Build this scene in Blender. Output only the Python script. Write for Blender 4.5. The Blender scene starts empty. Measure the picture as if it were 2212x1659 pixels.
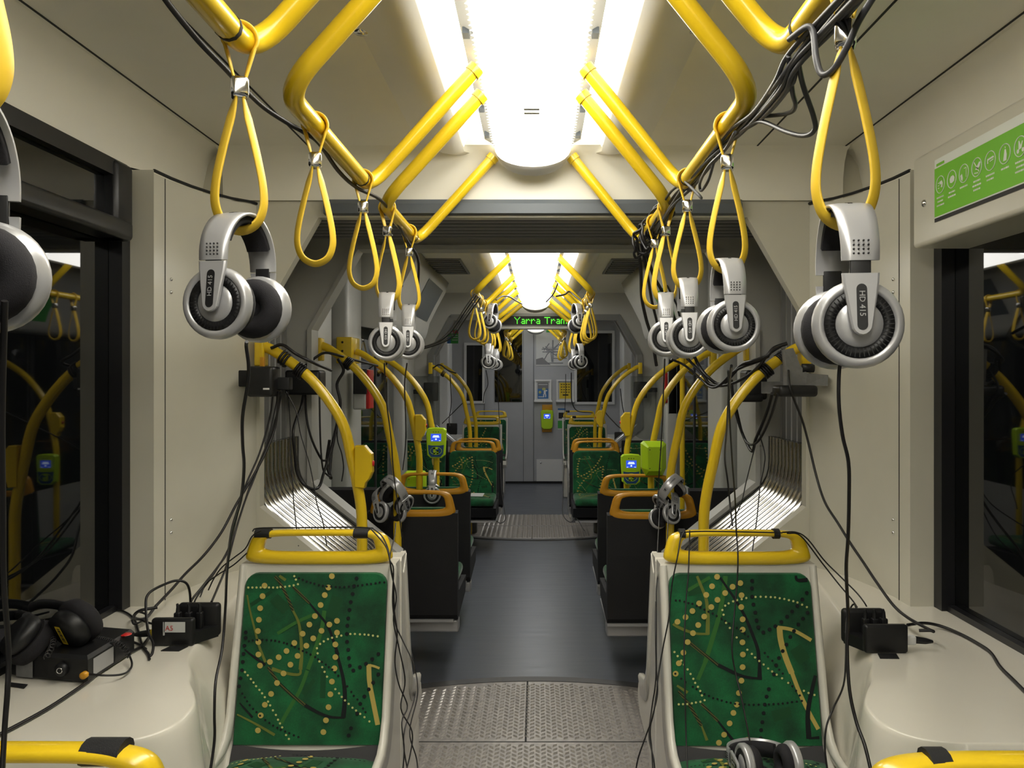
import bpy, math, random
from mathutils import Vector, Matrix, Euler
random.seed(7)
PI = math.pi
col = bpy.context.scene.collection
# ------------------------------------------------------------------ camera model (2212 x 1659 frame)
F, VX, VY, CX, H = 1800.0, 1160.0, 815.0, 0.03, 1.45
def P(px, py, Y): return (CX + (px-VX)/F*Y, Y, H - (py-VY)/F*Y)
def PX(px, py, X):
    Y = F*(X-CX)/(px-VX); return (X, Y, H - (py-VY)/F*Y)
def PZ(px, py, Z):
    Y = F*(H-Z)/(py-VY); return (CX + (px-VX)/F*Y, Y, Z)
C0 = 0.015
# ------------------------------------------------------------------ materials
def mat(name, color, rough=0.5, metal=0.0, spec=0.5, emit=None, strength=0.0, noise=0.0, nscale=20.0, bump=0.0, bscale=200.0, coat=0.0):
    m = bpy.data.materials.new(name); m.use_nodes = True
    nt = m.node_tree; b = nt.nodes['Principled BSDF']
    b.inputs['Base Color'].default_value = (*color, 1)
    b.inputs['Roughness'].default_value = rough
    b.inputs['Metallic'].default_value = metal
    b.inputs['Specular IOR Level'].default_value = spec
    b.inputs['Coat Weight'].default_value = coat
    b.inputs['Coat Roughness'].default_value = 0.08
    if emit:
        b.inputs['Emission Color'].default_value = (*emit, 1); b.inputs['Emission Strength'].default_value = strength
    tc = nt.nodes.new('ShaderNodeTexCoord')
    if noise:
        n = nt.nodes.new('ShaderNodeTexNoise'); n.inputs['Scale'].default_value = nscale; n.inputs['Detail'].default_value = 4
        nt.links.new(tc.outputs['Object'], n.inputs['Vector'])
        r = nt.nodes.new('ShaderNodeMapRange'); r.inputs['To Min'].default_value = 1-noise; r.inputs['To Max'].default_value = 1+noise
        r.inputs['From Min'].default_value = 0.3; r.inputs['From Max'].default_value = 0.7
        nt.links.new(n.outputs['Fac'], r.inputs['Value'])
        mx = nt.nodes.new('ShaderNodeVectorMath'); mx.operation = 'SCALE'; mx.inputs[0].default_value = color
        nt.links.new(r.outputs['Result'], mx.inputs['Scale']); nt.links.new(mx.outputs['Vector'], b.inputs['Base Color'])
    if bump:
        n2 = nt.nodes.new('ShaderNodeTexNoise'); n2.inputs['Scale'].default_value = bscale
        nt.links.new(tc.outputs['Object'], n2.inputs['Vector'])
        bp = nt.nodes.new('ShaderNodeBump'); bp.inputs['Strength'].default_value = bump; bp.inputs['Distance'].default_value = 0.003
        nt.links.new(n2.outputs['Fac'], bp.inputs['Height']); nt.links.new(bp.outputs['Normal'], b.inputs['Normal'])
    return m
M = {}
M['wall'] = mat('cream_panel', (0.60,0.58,0.49), 0.30, noise=0.02, nscale=6)
M['wallgrey'] = mat('grey_panel', (0.50,0.50,0.475), 0.38, noise=0.03, nscale=5)
M['cab'] = mat('cab_panel', (0.44,0.45,0.47), 0.4, noise=0.03, nscale=5)
M['ceil'] = mat('ceiling_panel', (0.86,0.835,0.74), 0.42, noise=0.02, nscale=5)
M['fair'] = mat('lamp_fairing', (0.78,0.76,0.70), 0.3)
M['reflector'] = mat('white_reflector', (0.9,0.9,0.88), 0.25)
M['seam'] = mat('dark_seam', (0.012,0.012,0.012), 0.7)
M['yellow'] = mat('yellow_powder_coat', (0.80,0.545,0.014), 0.28, coat=0.4, noise=0.03, nscale=9)
M['yellow_shaded'] = mat('yellow_plastic_shaded', (0.62,0.29,0.015), 0.4, noise=0.04, nscale=9)  # shade put into the yellow of the farther handles; brass socket shares it
M['strap'] = mat('yellow_strap', (0.80,0.53,0.035), 0.42, noise=0.05, nscale=30)
M['chrome'] = mat('chrome', (0.75,0.75,0.76), 0.12, metal=1)
M['steel'] = mat('bellows_steel', (0.40,0.395,0.385), 0.15, metal=0.95, noise=0.04, nscale=6)
M['silver'] = mat('silver_plastic', (0.47,0.47,0.48), 0.3, metal=0.4)
M['silverd'] = mat('inner_silver_plastic', (0.42,0.42,0.43), 0.35, metal=0.3)
M['blackp'] = mat('black_plastic', (0.008,0.008,0.009), 0.45)
M['blackc'] = mat('black_cushion', (0.012,0.011,0.014), 0.85, bump=0.3, bscale=900)
M['rubber'] = mat('bellows_rubber', (0.19,0.19,0.19), 0.42, noise=0.06, nscale=9)
M['ridge_lit'] = mat('bellows_ridge_lit', (0.36,0.36,0.36), 0.4)  # lighter copy of the rubber; lit look of fold ridges put into colour
M['cable'] = mat('cable_rubber', (0.010,0.009,0.010), 0.42)
M['cableg'] = mat('grey_cable_rubber', (0.055,0.055,0.06), 0.4)
M['cablel'] = mat('light_grey_cable', (0.22,0.22,0.23), 0.5)
M['tape'] = mat('black_cloth_tape', (0.009,0.009,0.010), 0.6, bump=0.2, bscale=600)
M['gaffer'] = mat('silver_cloth_tape', (0.20,0.20,0.20), 0.5, noise=0.1, nscale=60)
M['shell'] = mat('white_seat_shell', (0.68,0.655,0.585), 0.25, coat=0.25, noise=0.02, nscale=8)
M['wbox'] = mat('white_moulding', (0.80,0.765,0.67), 0.2, coat=0.35, noise=0.015, nscale=6)
M['gusset'] = mat('grey_gusset', (0.045,0.044,0.046), 0.8)
M['backblk'] = mat('black_seat_back', (0.008,0.008,0.010), 0.75, noise=0.3, nscale=4)
M['lime'] = mat('lime_plastic', (0.50,0.76,0.015), 0.38)
M['blue'] = mat('blue_label', (0.012,0.07,0.22), 0.4)
M['screen'] = mat('lit_blue_screen', (0.02,0.06,0.6), 0.3, emit=(0.03,0.09,0.75), strength=0.9)
M['scrw'] = mat('lit_white_screen', (0.8,0.9,1), 0.3, emit=(0.75,0.88,1), strength=1.0)
M['led'] = mat('green_led', (0.02,0.3,0.01), 0.4, emit=(0.12,0.95,0.04), strength=1.1)
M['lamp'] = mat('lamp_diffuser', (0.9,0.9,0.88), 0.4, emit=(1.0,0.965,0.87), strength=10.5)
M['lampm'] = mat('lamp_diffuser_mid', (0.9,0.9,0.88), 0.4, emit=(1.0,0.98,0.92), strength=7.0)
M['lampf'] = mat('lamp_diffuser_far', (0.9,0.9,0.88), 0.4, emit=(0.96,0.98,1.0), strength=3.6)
M['lampend'] = mat('lamp_end_cap', (0.7,0.69,0.66), 0.35)
M['vent'] = mat('lamp_slot', (0.55,0.54,0.5), 0.5)
M['glass'] = mat('dark_window_glass', (0.004,0.0045,0.005), 0.025, spec=0.85)
M['frame'] = mat('black_window_frame', (0.010,0.010,0.012), 0.35)
M['framed'] = mat('door_frame_grey', (0.16,0.165,0.17), 0.4)
M['red'] = mat('red_plastic', (0.55,0.02,0.02), 0.35)
M['white'] = mat('white_paint', (0.75,0.75,0.74), 0.45)
M['paper'] = mat('poster_paper', (0.62,0.63,0.62), 0.5)
M['green'] = mat('sign_green', (0.16,0.50,0.015), 0.4)
M['sgreen'] = mat('sticker_green', (0.05,0.35,0.06), 0.5)
M['signw'] = mat('sign_white', (0.72,0.75,0.70), 0.45)
M['py'] = mat('poster_yellow', (0.72,0.52,0.03), 0.5)
M['pblue'] = mat('poster_blue', (0.05,0.17,0.42), 0.5)
M['ink'] = mat('black_ink', (0.015,0.014,0.015), 0.6)
M['inkred'] = mat('red_ink', (0.5,0.04,0.03), 0.6)
M['mapline'] = mat('map_line', (0.30,0.31,0.33), 0.6)
M['mq_y'] = mat('moquette_yellow', (0.46,0.36,0.09), 0.9)
M['mq_c'] = mat('moquette_cream', (0.52,0.53,0.19), 0.9)
M['mq_k'] = mat('moquette_black', (0.0035,0.006,0.007), 0.9)
M['mq_o'] = mat('moquette_olive', (0.14,0.165,0.025), 0.9)
M['mq_d'] = mat('moquette_dark', (0.007,0.062,0.018), 0.9)
M['mq_f'] = mat('moquette_faint', (0.03,0.135,0.022), 0.9)
M['smoke'] = mat('blue_grey_trim', (0.10,0.115,0.13), 0.45)
M['portal'] = mat('portal_grey', (0.22,0.225,0.225), 0.4)
def moquette():
    m = mat('moquette_green', (0.006,0.14,0.04), 0.92)
    nt = m.node_tree; b = nt.nodes['Principled BSDF']
    tc = nt.nodes.new('ShaderNodeTexCoord')
    n = nt.nodes.new('ShaderNodeTexNoise'); n.inputs['Scale'].default_value = 11; n.inputs['Detail'].default_value = 3
    nt.links.new(tc.outputs['Object'], n.inputs['Vector'])
    w = nt.nodes.new('ShaderNodeTexNoise'); w.inputs['Scale'].default_value = 320
    nt.links.new(tc.outputs['Object'], w.inputs['Vector'])
    r = nt.nodes.new('ShaderNodeValToRGB')
    r.color_ramp.elements[0].position = 0.36; r.color_ramp.elements[0].color = (0.003,0.046,0.015,1)
    r.color_ramp.elements[1].position = 0.62; r.color_ramp.elements[1].color = (0.005,0.125,0.037,1)
    nt.links.new(n.outputs['Fac'], r.inputs['Fac'])
    mr = nt.nodes.new('ShaderNodeMapRange'); mr.inputs['To Min'].default_value = 0.65; mr.inputs['To Max'].default_value = 1.35
    nt.links.new(w.outputs['Fac'], mr.inputs['Value'])
    s = nt.nodes.new('ShaderNodeVectorMath'); s.operation = 'SCALE'
    nt.links.new(r.outputs['Color'], s.inputs[0]); nt.links.new(mr.outputs['Result'], s.inputs['Scale'])
    nt.links.new(s.outputs['Vector'], b.inputs['Base Color'])
    b.inputs['Sheen Weight'].default_value = 0.15
    return m
M['mq'] = moquette()
def hatch():
    m = mat('moquette_hatch', (0.1,0.1,0.02), 0.9); nt = m.node_tree; b = nt.nodes['Principled BSDF']
    tc = nt.nodes.new('ShaderNodeTexCoord'); w = nt.nodes.new('ShaderNodeTexWave'); w.inputs['Scale'].default_value = 75
    w.bands_direction = 'DIAGONAL'
    nt.links.new(tc.outputs['Object'], w.inputs['Vector'])
    r = nt.nodes.new('ShaderNodeValToRGB'); r.color_ramp.elements[0].position = .45; r.color_ramp.elements[1].position = .55
    r.color_ramp.elements[0].color = (0.006,0.012,0.008,1); r.color_ramp.elements[1].color = (0.10,0.095,0.02,1)
    nt.links.new(w.outputs['Fac'], r.inputs['Fac']); nt.links.new(r.outputs['Color'], b.inputs['Base Color'])
    return m
M['mq_h'] = hatch()
def floor_mat():
    m = mat('vinyl_floor', (0.085,0.092,0.105), 0.3); nt = m.node_tree; b = nt.nodes['Principled BSDF']
    tc = nt.nodes.new('ShaderNodeTexCoord')
    v = nt.nodes.new('ShaderNodeTexNoise'); v.inputs['Scale'].default_value = 260; nt.links.new(tc.outputs['Object'], v.inputs['Vector'])
    mp = nt.nodes.new('ShaderNodeMapping'); mp.inputs['Scale'].default_value = (1.2, 7, 1); nt.links.new(tc.outputs['Object'], mp.inputs['Vector'])
    n = nt.nodes.new('ShaderNodeTexNoise'); n.inputs['Scale'].default_value = 3; nt.links.new(mp.outputs['Vector'], n.inputs['Vector'])
    r = nt.nodes.new('ShaderNodeMapRange'); r.inputs['To Min'].default_value = 0.75; r.inputs['To Max'].default_value = 1.2
    nt.links.new(v.outputs['Fac'], r.inputs['Value'])
    s = nt.nodes.new('ShaderNodeVectorMath'); s.operation = 'SCALE'; s.inputs[0].default_value = (0.112,0.122,0.146)
    nt.links.new(r.outputs['Result'], s.inputs['Scale']); nt.links.new(s.outputs['Vector'], b.inputs['Base Color'])
    r2 = nt.nodes.new('ShaderNodeMapRange'); r2.inputs['To Min'].default_value = 0.25; r2.inputs['To Max'].default_value = 0.38
    nt.links.new(n.outputs['Fac'], r2.inputs['Value']); nt.links.new(r2.outputs['Result'], b.inputs['Roughness'])
    bp = nt.nodes.new('ShaderNodeBump'); bp.inputs['Strength'].default_value = 0.10; bp.inputs['Distance'].default_value = 0.006
    nt.links.new(n.outputs['Fac'], bp.inputs['Height']); nt.links.new(bp.outputs['Normal'], b.inputs['Normal'])
    return m
M['floor'] = floor_mat()
M['plate'] = mat('tread_plate_metal', (0.36,0.335,0.315), 0.42, metal=0.35, noise=0.22, nscale=40)
M['tread'] = mat('tread_rib_metal', (0.55,0.52,0.49), 0.30, metal=0.5)
M['ring'] = mat('plate_edge_rubber', (0.075,0.072,0.072), 0.5)
def clear():
    m = bpy.data.materials.new('clear_screen_glass'); m.use_nodes = True; nt = m.node_tree
    out = nt.nodes['Material Output']; nt.nodes.remove(nt.nodes['Principled BSDF'])
    t = nt.nodes.new('ShaderNodeBsdfTransparent'); t.inputs['Color'].default_value = (0.80,0.82,0.81,1)
    g = nt.nodes.new('ShaderNodeBsdfGlossy'); g.inputs['Roughness'].default_value = 0.05
    x = nt.nodes.new('ShaderNodeMixShader'); x.inputs['Fac'].default_value = 0.07
    nt.links.new(t.outputs['BSDF'], x.inputs[1]); nt.links.new(g.outputs['BSDF'], x.inputs[2]); nt.links.new(x.outputs['Shader'], out.inputs['Surface'])
    return m
M['clear'] = clear()

# ------------------------------------------------------------------ mesh builder
class MB:
    def __init__(s): s.v=[]; s.f=[]; s.m=[]; s.s=[]
    def add(s, vs, fs, mi=0, smooth=False):
        o = len(s.v); s.v.extend([tuple(v) for v in vs])
        for f in fs: s.f.append(tuple(i+o for i in f)); s.m.append(mi); s.s.append(smooth)
        return s
    def box(s, a, b, mi=0, bev=0.0):
        (x0,y0,z0),(x1,y1,z1) = [min(p,q) for p,q in zip(a,b)], [max(p,q) for p,q in zip(a,b)]
        if bev <= 0:
            vs = [(x0,y0,z0),(x1,y0,z0),(x1,y1,z0),(x0,y1,z0),(x0,y0,z1),(x1,y0,z1),(x1,y1,z1),(x0,y1,z1)]
            return s.add(vs, [(0,3,2,1),(4,5,6,7),(0,1,5,4),(1,2,6,5),(2,3,7,6),(3,0,4,7)], mi)
        bev = min(bev, (x1-x0)*.49, (y1-y0)*.49, (z1-z0)*.49)
        # rounded box: rounded rectangle in xy with rounded top and bottom edges
        def ring(inset, z):
            pts = []
            r = bev
            for cx, cy, a0 in ((x1-r,y1-r,0),(x0+r,y1-r,90),(x0+r,y0+r,180),(x1-r,y0+r,270)):
                for k in range(4):
                    t = math.radians(a0+30*k); pts.append((cx+(r-inset)*math.cos(t), cy+(r-inset)*math.sin(t), z))
            return pts
        rings = []
        for k in range(4):
            t = math.radians(30*k); rings.append(ring(bev*(1-math.sin(t)), z0+bev*(1-math.cos(t))))
        for k in range(4):
            t = math.radians(90-30*k); rings.append(ring(bev*(1-math.sin(t)), z1-bev*(1-math.cos(t))))
        return s.loft(rings, mi, True, True, True)
    def loft(s, rings, mi=0, closed=True, caps=True, smooth=True):
        n = len(rings[0]); vs = [p for r in rings for p in r]; fs = []
        for i in range(len(rings)-1):
            for j in range(n if closed else n-1):
                k = (j+1) % n
                fs.append((i*n+j, i*n+k, (i+1)*n+k, (i+1)*n+j))
        s.add(vs, fs, mi, smooth)
        if caps and closed:
            s.add(rings[0], [tuple(range(n))[::-1]], mi); s.add(rings[-1], [tuple(range(n))], mi)
        return s
    def tube(s, pts, r, n=8, mi=0, closed=False, caps=True, flat=None):
        pts = [Vector(p) for p in pts]; N = len(pts); rings = []
        nrm = None
        for i, p in enumerate(pts):
            if closed: t = (pts[(i+1)%N]-pts[i-1])
            else: t = pts[min(i+1,N-1)]-pts[max(i-1,0)]
            if t.length < 1e-9: t = Vector((0,0,1))
            t.normalize()
            if nrm is None:
                a = Vector((0,0,1)) if abs(t.z) < .9 else Vector((1,0,0))
                nrm = t.cross(a).normalized()
            else:
                nrm = (nrm - t*nrm.dot(t))
                if nrm.length < 1e-6: nrm = t.orthogonal()
                nrm.normalize()
            bn = t.cross(nrm)
            rr = r[i] if isinstance(r, (list,tuple)) else r
            ring = []
            for k in range(n):
                a = 2*PI*k/n
                ring.append(tuple(p + nrm*(rr*math.cos(a)) + bn*(rr*math.sin(a))))
            rings.append(ring)
        if closed: rings.append(rings[0])
        return s.loft(rings, mi, True, caps and not closed, True)
    def prism(s, poly, axis, a, b, mi=0, smooth=False):
        """poly: 2D list; axis 'x': (y,z), 'y': (x,z), 'z': (x,y)"""
        def mk(p, t):
            return (t,p[0],p[1]) if axis=='x' else ((p[0],t,p[1]) if axis=='y' else (p[0],p[1],t))
        n = len(poly); vs = [mk(p,a) for p in poly]+[mk(p,b) for p in poly]
        fs = [(i,(i+1)%n,(i+1)%n+n,i+n) for i in range(n)]
        s.add(vs, fs, mi, smooth)
        s.add([mk(p,a) for p in poly], [tuple(range(n))[::-1]], mi); s.add([mk(p,b) for p in poly], [tuple(range(n))], mi)
        return s
    def sheet(s, poly, axis, a, b, mi=0, smooth=True):
        """open polyline extruded along axis"""
        def mk(p, t):
            return (t,p[0],p[1]) if axis=='x' else ((p[0],t,p[1]) if axis=='y' else (p[0],p[1],t))
        n = len(poly); vs = [mk(p,a) for p in poly]+[mk(p,b) for p in poly]
        return s.add(vs, [(i,i+1,i+1+n,i+n) for i in range(n-1)], mi, smooth)
    def lathe(s, prof, c, axis, n=24, mi=0, smooth=True, sgn=1):
        """prof: (r, h) list around axis through c"""
        rings = []
        for r, h in prof:
            ring = []
            for k in range(n):
                a = 2*PI*k/n; u, v = r*math.cos(a), r*math.sin(a)
                d = {'x':(sgn*h,u,v),'y':(u,sgn*h,v),'z':(u,v,sgn*h)}[axis]
                ring.append((c[0]+d[0],c[1]+d[1],c[2]+d[2]))
            rings.append(ring)
        return s.loft(rings, mi, True, True, smooth)
    def quad(s, pts, mi=0): return s.add(pts, [tuple(range(len(pts)))], mi)
    def merge(s, o, T=None):
        off = len(s.v)
        s.v.extend([tuple(T @ Vector(v)) if T else v for v in o.v])
        s.f.extend([tuple(i+off for i in f) for f in o.f]); s.m.extend(o.m); s.s.extend(o.s); return s
    def mesh(s, name, mats, shift=None):
        me = bpy.data.meshes.new(name)
        vs = [tuple(shift @ Vector(v)) for v in s.v] if shift is not None else s.v
        me.from_pydata(vs, [], s.f); 
        for m in mats: me.materials.append(m)
        me.polygons.foreach_set('material_index', s.m); me.polygons.foreach_set('use_smooth', s.s)
        me.update()
        return me
def mlist(m): return [M[k] for k in ([m] if isinstance(m,str) else m)]
def fixn(me):
    import bmesh
    b = bmesh.new(); b.from_mesh(me); bmesh.ops.recalc_face_normals(b, faces=b.faces); b.to_mesh(me); b.free()
def struct(name, mb, m, parent=None):
    o = bpy.data.objects.new(name, mb.mesh(name, mlist(m))); col.objects.link(o)
    if parent: o.parent = parent
    else: o['kind'] = 'structure'
    return o
def tag(o, label, cat, group=None):
    o['label'] = label; o['category'] = cat
    if group: o['group'] = group
    return o
def thing(name, label, cat, loc=(0,0,0), rz=0.0, group=None):
    o = bpy.data.objects.new(name, None); o.empty_display_size = .05; col.objects.link(o)
    o.location = loc; o.rotation_euler = (0,0,rz); return tag(o, label, cat, group)
def root(o):
    while o.parent: o = o.parent
    return o
def part(name, mb, m, parent, label=None, world=True):
    sh = None
    if world:
        r = root(parent); sh = (Matrix.Translation(r.location) @ r.rotation_euler.to_matrix().to_4x4()).inverted()
    me = mb.mesh(name, mlist(m), sh); fixn(me)
    o = bpy.data.objects.new(name, me); col.objects.link(o); o.parent = parent
    if label: o['label'] = label
    return o
def single(name, mb, m, label, cat, group=None):
    xs, ys, zs = zip(*mb.v); c = Vector(((min(xs)+max(xs))/2, (min(ys)+max(ys))/2, min(zs)))
    me = mb.mesh(name, mlist(m), Matrix.Translation(-c)); fixn(me)
    o = bpy.data.objects.new(name, me); col.objects.link(o); o.location = c
    return tag(o, label, cat, group)
def dup(r, loc, rot, label, group=None):
    c = r.copy(); col.objects.link(c); c.location = loc
    c.rotation_euler = rot if not isinstance(rot,(int,float)) else (0,0,rot)
    c['label'] = label
    if group: c['group'] = group
    def kids(a, b):
        for ch in list(a.children):
            k = ch.copy(); col.objects.link(k); k.parent = b; kids(ch, k)
    kids(r, c); return c
def crom(pts, n=6):
    pts = [Vector(p) for p in pts]; out = []
    for i in range(len(pts)-1):
        p0 = pts[i-1] if i else pts[i]*2-pts[i+1]; p1, p2 = pts[i], pts[i+1]
        p3 = pts[i+2] if i+2 < len(pts) else p2*2-p1
        for k in range(n):
            t = k/n
            out.append(.5*((2*p1)+(p2-p0)*t+(2*p0-5*p1+4*p2-p3)*t*t+(3*p1-p0-3*p2+p3)*t**3))
    out.append(pts[-1]); return out
def fillet(pts, r, n=7):
    pts = [Vector(p) for p in pts]; out = [pts[0]]
    for i in range(1, len(pts)-1):
        a, b, c = pts[i-1], pts[i], pts[i+1]
        d1 = (a-b); d2 = (c-b); rr = min(r if not isinstance(r,(list,tuple)) else r[i-1], d1.length*.48, d2.length*.48)
        q1 = b+d1.normalized()*rr; q2 = b+d2.normalized()*rr
        for k in range(n+1):
            t = k/n; out.append((1-t)**2*q1+2*t*(1-t)*b+t*t*q2)
    out.append(pts[-1]); return out
def text_mb(body, size, ext=0.0004, bold=False):
    cu = bpy.data.curves.new('txt', 'FONT'); cu.body = body; cu.size = size; cu.align_x = 'CENTER'; cu.align_y = 'CENTER'; cu.extrude = ext
    cu.resolution_u = 2
    if bold: cu.offset = size*.03
    o = bpy.data.objects.new('txt', cu); col.objects.link(o); bpy.context.view_layer.update()
    me = bpy.data.meshes.new_from_object(o.evaluated_get(bpy.context.evaluated_depsgraph_get()))
    mb = MB(); mb.add([tuple(v.co) for v in me.vertices], [tuple(p.vertices) for p in me.polygons], 0)
    bpy.data.objects.remove(o); bpy.data.curves.remove(cu); bpy.data.meshes.remove(me)
    return mb
# ================================================================== SETTING
sc = bpy.context.scene
YB, Y1, Y2, Y3, Y4, Y5 = -2.2, 3.05, 3.75, 7.75, 8.45, 11.4   # back wall, gangway faces, cab wall
ZC = 2.275
def sx(s, u): return C0 + s*u
# floor: vinyl; treads are plates set into it
struct('floor', MB().quad([(-1.35,YB,0),(1.4,YB,0),(1.4,Y5,0),(-1.35,Y5,0)]), 'floor')
def plate(name, yc, sgn, r=1.5):
    """round-fronted articulation plate: straight line at yc, bulge of length .62 towards sgn"""
    body = MB(); tr = MB(); rg = MB()
    half = .80; top = .006
    def arc(x, off=0.0): return yc + sgn*((math.sqrt(r*r-x*x)-r) + (.66+off))
    xs = [-half+2*half*k/32 for k in range(33)]
    poly = [(C0+x, arc(x)) for x in xs] + [(C0+half, yc-sgn*.66), (C0-half, yc-sgn*.66)]
    body.prism(poly, 'z', .0005, top)
    ring = []
    for k in range(32):
        a, b = xs[k], xs[k+1]
        rg.add([(C0+a,arc(a,-.004),.0085),(C0+b,arc(b,-.004),.0085),(C0+b,arc(b,.055),.0085),(C0+a,arc(a,.055),.0085),
                (C0+a,arc(a,.055),0),(C0+b,arc(b,.055),0),(C0+a,arc(a,-.004),0.0062),(C0+b,arc(b,-.004),0.0062)], [(0,1,2,3),(3,2,5,4),(0,6,7,1)], 0)
    o = struct(name, body, 'plate')
    struct('edge_ring', rg, 'ring', o)
    sm = MB()
    sm.box((C0-.03-.004, yc, .006), (C0-.03+.004, yc+sgn*.655, .0068)); sm.box((C0-half,yc-.003,.006),(C0+half,yc+.003,.0068))
    struct('seam_line', sm, 'seam', o)
    # raised lozenges in alternating rows
    y = yc - .62; i = 0
    while y < yc + .66:
        x = -.50; j_ = 0
        while x < .51:
            d = 1 if (j_ % 2 == 0) else -1; j_ += 1
            yy = sgn*(y-yc)
            y += .017*d*.5
            if yy < .62 + (math.sqrt(r*r-x*x)-r) and abs(y-yc) > .02:
                L, wd = .0135, .0032
                for q in (0, 1):
                    ox = .0
                    oy = q*.010-.005
                    a = math.radians(38*d); cx, cy = C0+x+ox, y+oy
                    ca, sa = math.cos(a), math.sin(a)
                    pt = lambda u, v, z: (cx+u*ca-v*sa, cy+u*sa+v*ca, z)
                    tr.add([pt(-L,0,.006),pt(0,-wd,.006),pt(L,0,.006),pt(0,wd,.006),pt(-L*.5,0,.0088),pt(L*.5,0,.0088)],
                           [(0,1,5,4),(1,2,5),(2,3,4,5),(3,0,4)], 0)
            y -= .017*d*.5; x += .0225
        y += .034; i += 1
    struct('tread_pattern', tr, 'tread', o)
plate('trim_1', 3.30, 1)
plate('trim_2', 8.10, -1)

# ceilings
def ceil_sec(name, ya, yb, lowered, seams):
    mb = MB(); z = ZC if not lowered else 2.235
    for s in (-1, 1):
        mb.quad([(sx(s,.33),ya,z),(sx(s,1.13),ya,z),(sx(s,1.13),yb,z),(sx(s,.33),yb,z)])
        cove = [(sx(s,1.13),z),(sx(s,1.165),z-.012),(sx(s,1.19),z-.05),(sx(s,1.205),z-.12),(sx(s,1.215),z-.215)]
        mb.sheet(cove, 'y', ya, yb)
    mb.quad([(-1.3,ya,z+.2),(1.35,ya,z+.2),(1.35,yb,z+.2),(-1.3,yb,z+.2)])
    o = struct(name, mb, 'ceil')
    sm = MB()
    for u in seams:
        for s in (-1, 1): sm.box((sx(s,u)-.003,ya,z-.0015),(sx(s,u)+.003,yb-.02,z+.001))
    struct('seam_line', sm, 'seam', o)
    return o
ceil_sec('ceiling', YB, Y1, False, (1.115, .80))
ceil_sec('ceiling', Y2, Y3, True, (1.10,))
ceil_sec('ceiling', Y4, Y5, True, (1.10,))

# gangway bulkheads: plate with the chamfered opening
OPEN = [(.50,-.02),(.50,.57),(1.0,.975),(1.0,1.66),(.785,2.035)]
OPEN2 = [(.60,-.02),(.60,.66)]+OPEN[2:]
def bulk(name, y, t, m, ztop, jamb, OPEN=OPEN):
    """wall from the opening outline out to a rectangle, thickness t (towards +y)"""
    mb = MB()
    full = [(C0+u,z) for u,z in OPEN]; left = [(C0-u,z) for u,z in OPEN[::-1]]
    inner = full+left
    W = 1.32
    outer = [(C0+W,-.02),(C0+W,.57),(C0+W,.975),(C0+W,1.66),(C0+W,ztop),(C0-W,ztop),(C0-W,1.66),(C0-W,.975),(C0-W,.57),(C0-W,-.02)]
    n = len(inner)
    for yy in (y, y+t):
        vs = [(p[0],yy,p[1]) for p in inner]+[(p[0],yy,p[1]) for p in outer]
        mb.add(vs, [(i,i+1,i+1+n,i+n) for i in range(n-1)], 0)
    vs = [(p[0],y,p[1]) for p in inner]+[(p[0],y+t,p[1]) for p in inner]
    mb.add(vs, [(i,i+1,i+1+n,i+n) for i in range(n-1)], 1)
    return struct(name, mb, [m, jamb])
b1 = bulk('wall_gangway_near', Y1, .05, 'wall', ZC+.25, 'wall')
b2 = bulk('wall_gangway_middle', Y2-.05, .06, 'wallgrey', ZC+.25, 'wallgrey', OPEN2)
b3 = bulk('wall_gangway_far', Y3, .05, 'wallgrey', ZC+.25, 'portal', OPEN2)
b4 = bulk('wall_gangway_rear', Y4-.05, .05, 'wallgrey', ZC+.25, 'portal', OPEN2)
# concave header above near opening and blue grey lip
hd = MB()
prof = [(Y1-.09,ZC+.001),(Y1-.055,ZC-.010),(Y1-.03,ZC-.045),(Y1-.016,ZC-.10),(Y1-.012,2.095)]
hd.sheet(prof, 'x', sx(-1,1.13), sx(1,1.13))
struct('header_cove', hd, 'ceil', b1)
lp = MB()
lp.prism([(Y1-.014,2.098),(Y1-.03,2.08),(Y1-.03,2.045),(Y1+.05,2.036),(Y1+.05,2.098)], 'x', sx(-1,.76), sx(1,.76))
struct('lip', lp, 'smoke', b1)
# rounded dark rims round the openings of the far portal and grey rim of the middle one
def rim(parent, y, m, w=.05, d=.09, OPEN=OPEN2):
    mb = MB(); n = 10
    inner = [(C0+u,z) for u,z in OPEN]+[(C0-u,z) for u,z in OPEN[::-1]]
    o2 = []
    for i, p in enumerate(inner):
        s = 1 if i < 5 else -1
        dx, dz = [(0,0),(.03,-.035),(.0,0),(0,0),(0,.0)][i if i < 5 else 9-i]
        o2.append((p[0]-s*w*(1 if (i if i<5 else 9-i) in (0,1,2,3) else .45), p[1]+(-w if (i if i<5 else 9-i)==4 else (w*.6 if (i if i<5 else 9-i)==2 else 0))))
    for a, b, yy in ((inner,o2,y-.012),(inner,o2,y+d)):
        vs = [(p[0],yy,p[1]) for p in a]+[(p[0],yy,p[1]) for p in b]
        mb.add(vs, [(i,i+1,i+1+n,i+n) for i in range(n-1)], 0)
    vs = [(p[0],y-.012,p[1]) for p in o2]+[(p[0],y+d,p[1]) for p in o2]
    mb.add(vs, [(i,i+1,i+1+n,i+n) for i in range(n-1)], 0)
    return struct('rim', mb, m, parent)
rim(b3, Y3, 'portal', .055, .10)
rim(b2, Y2-.06, 'wallgrey', .02, .10)

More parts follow.
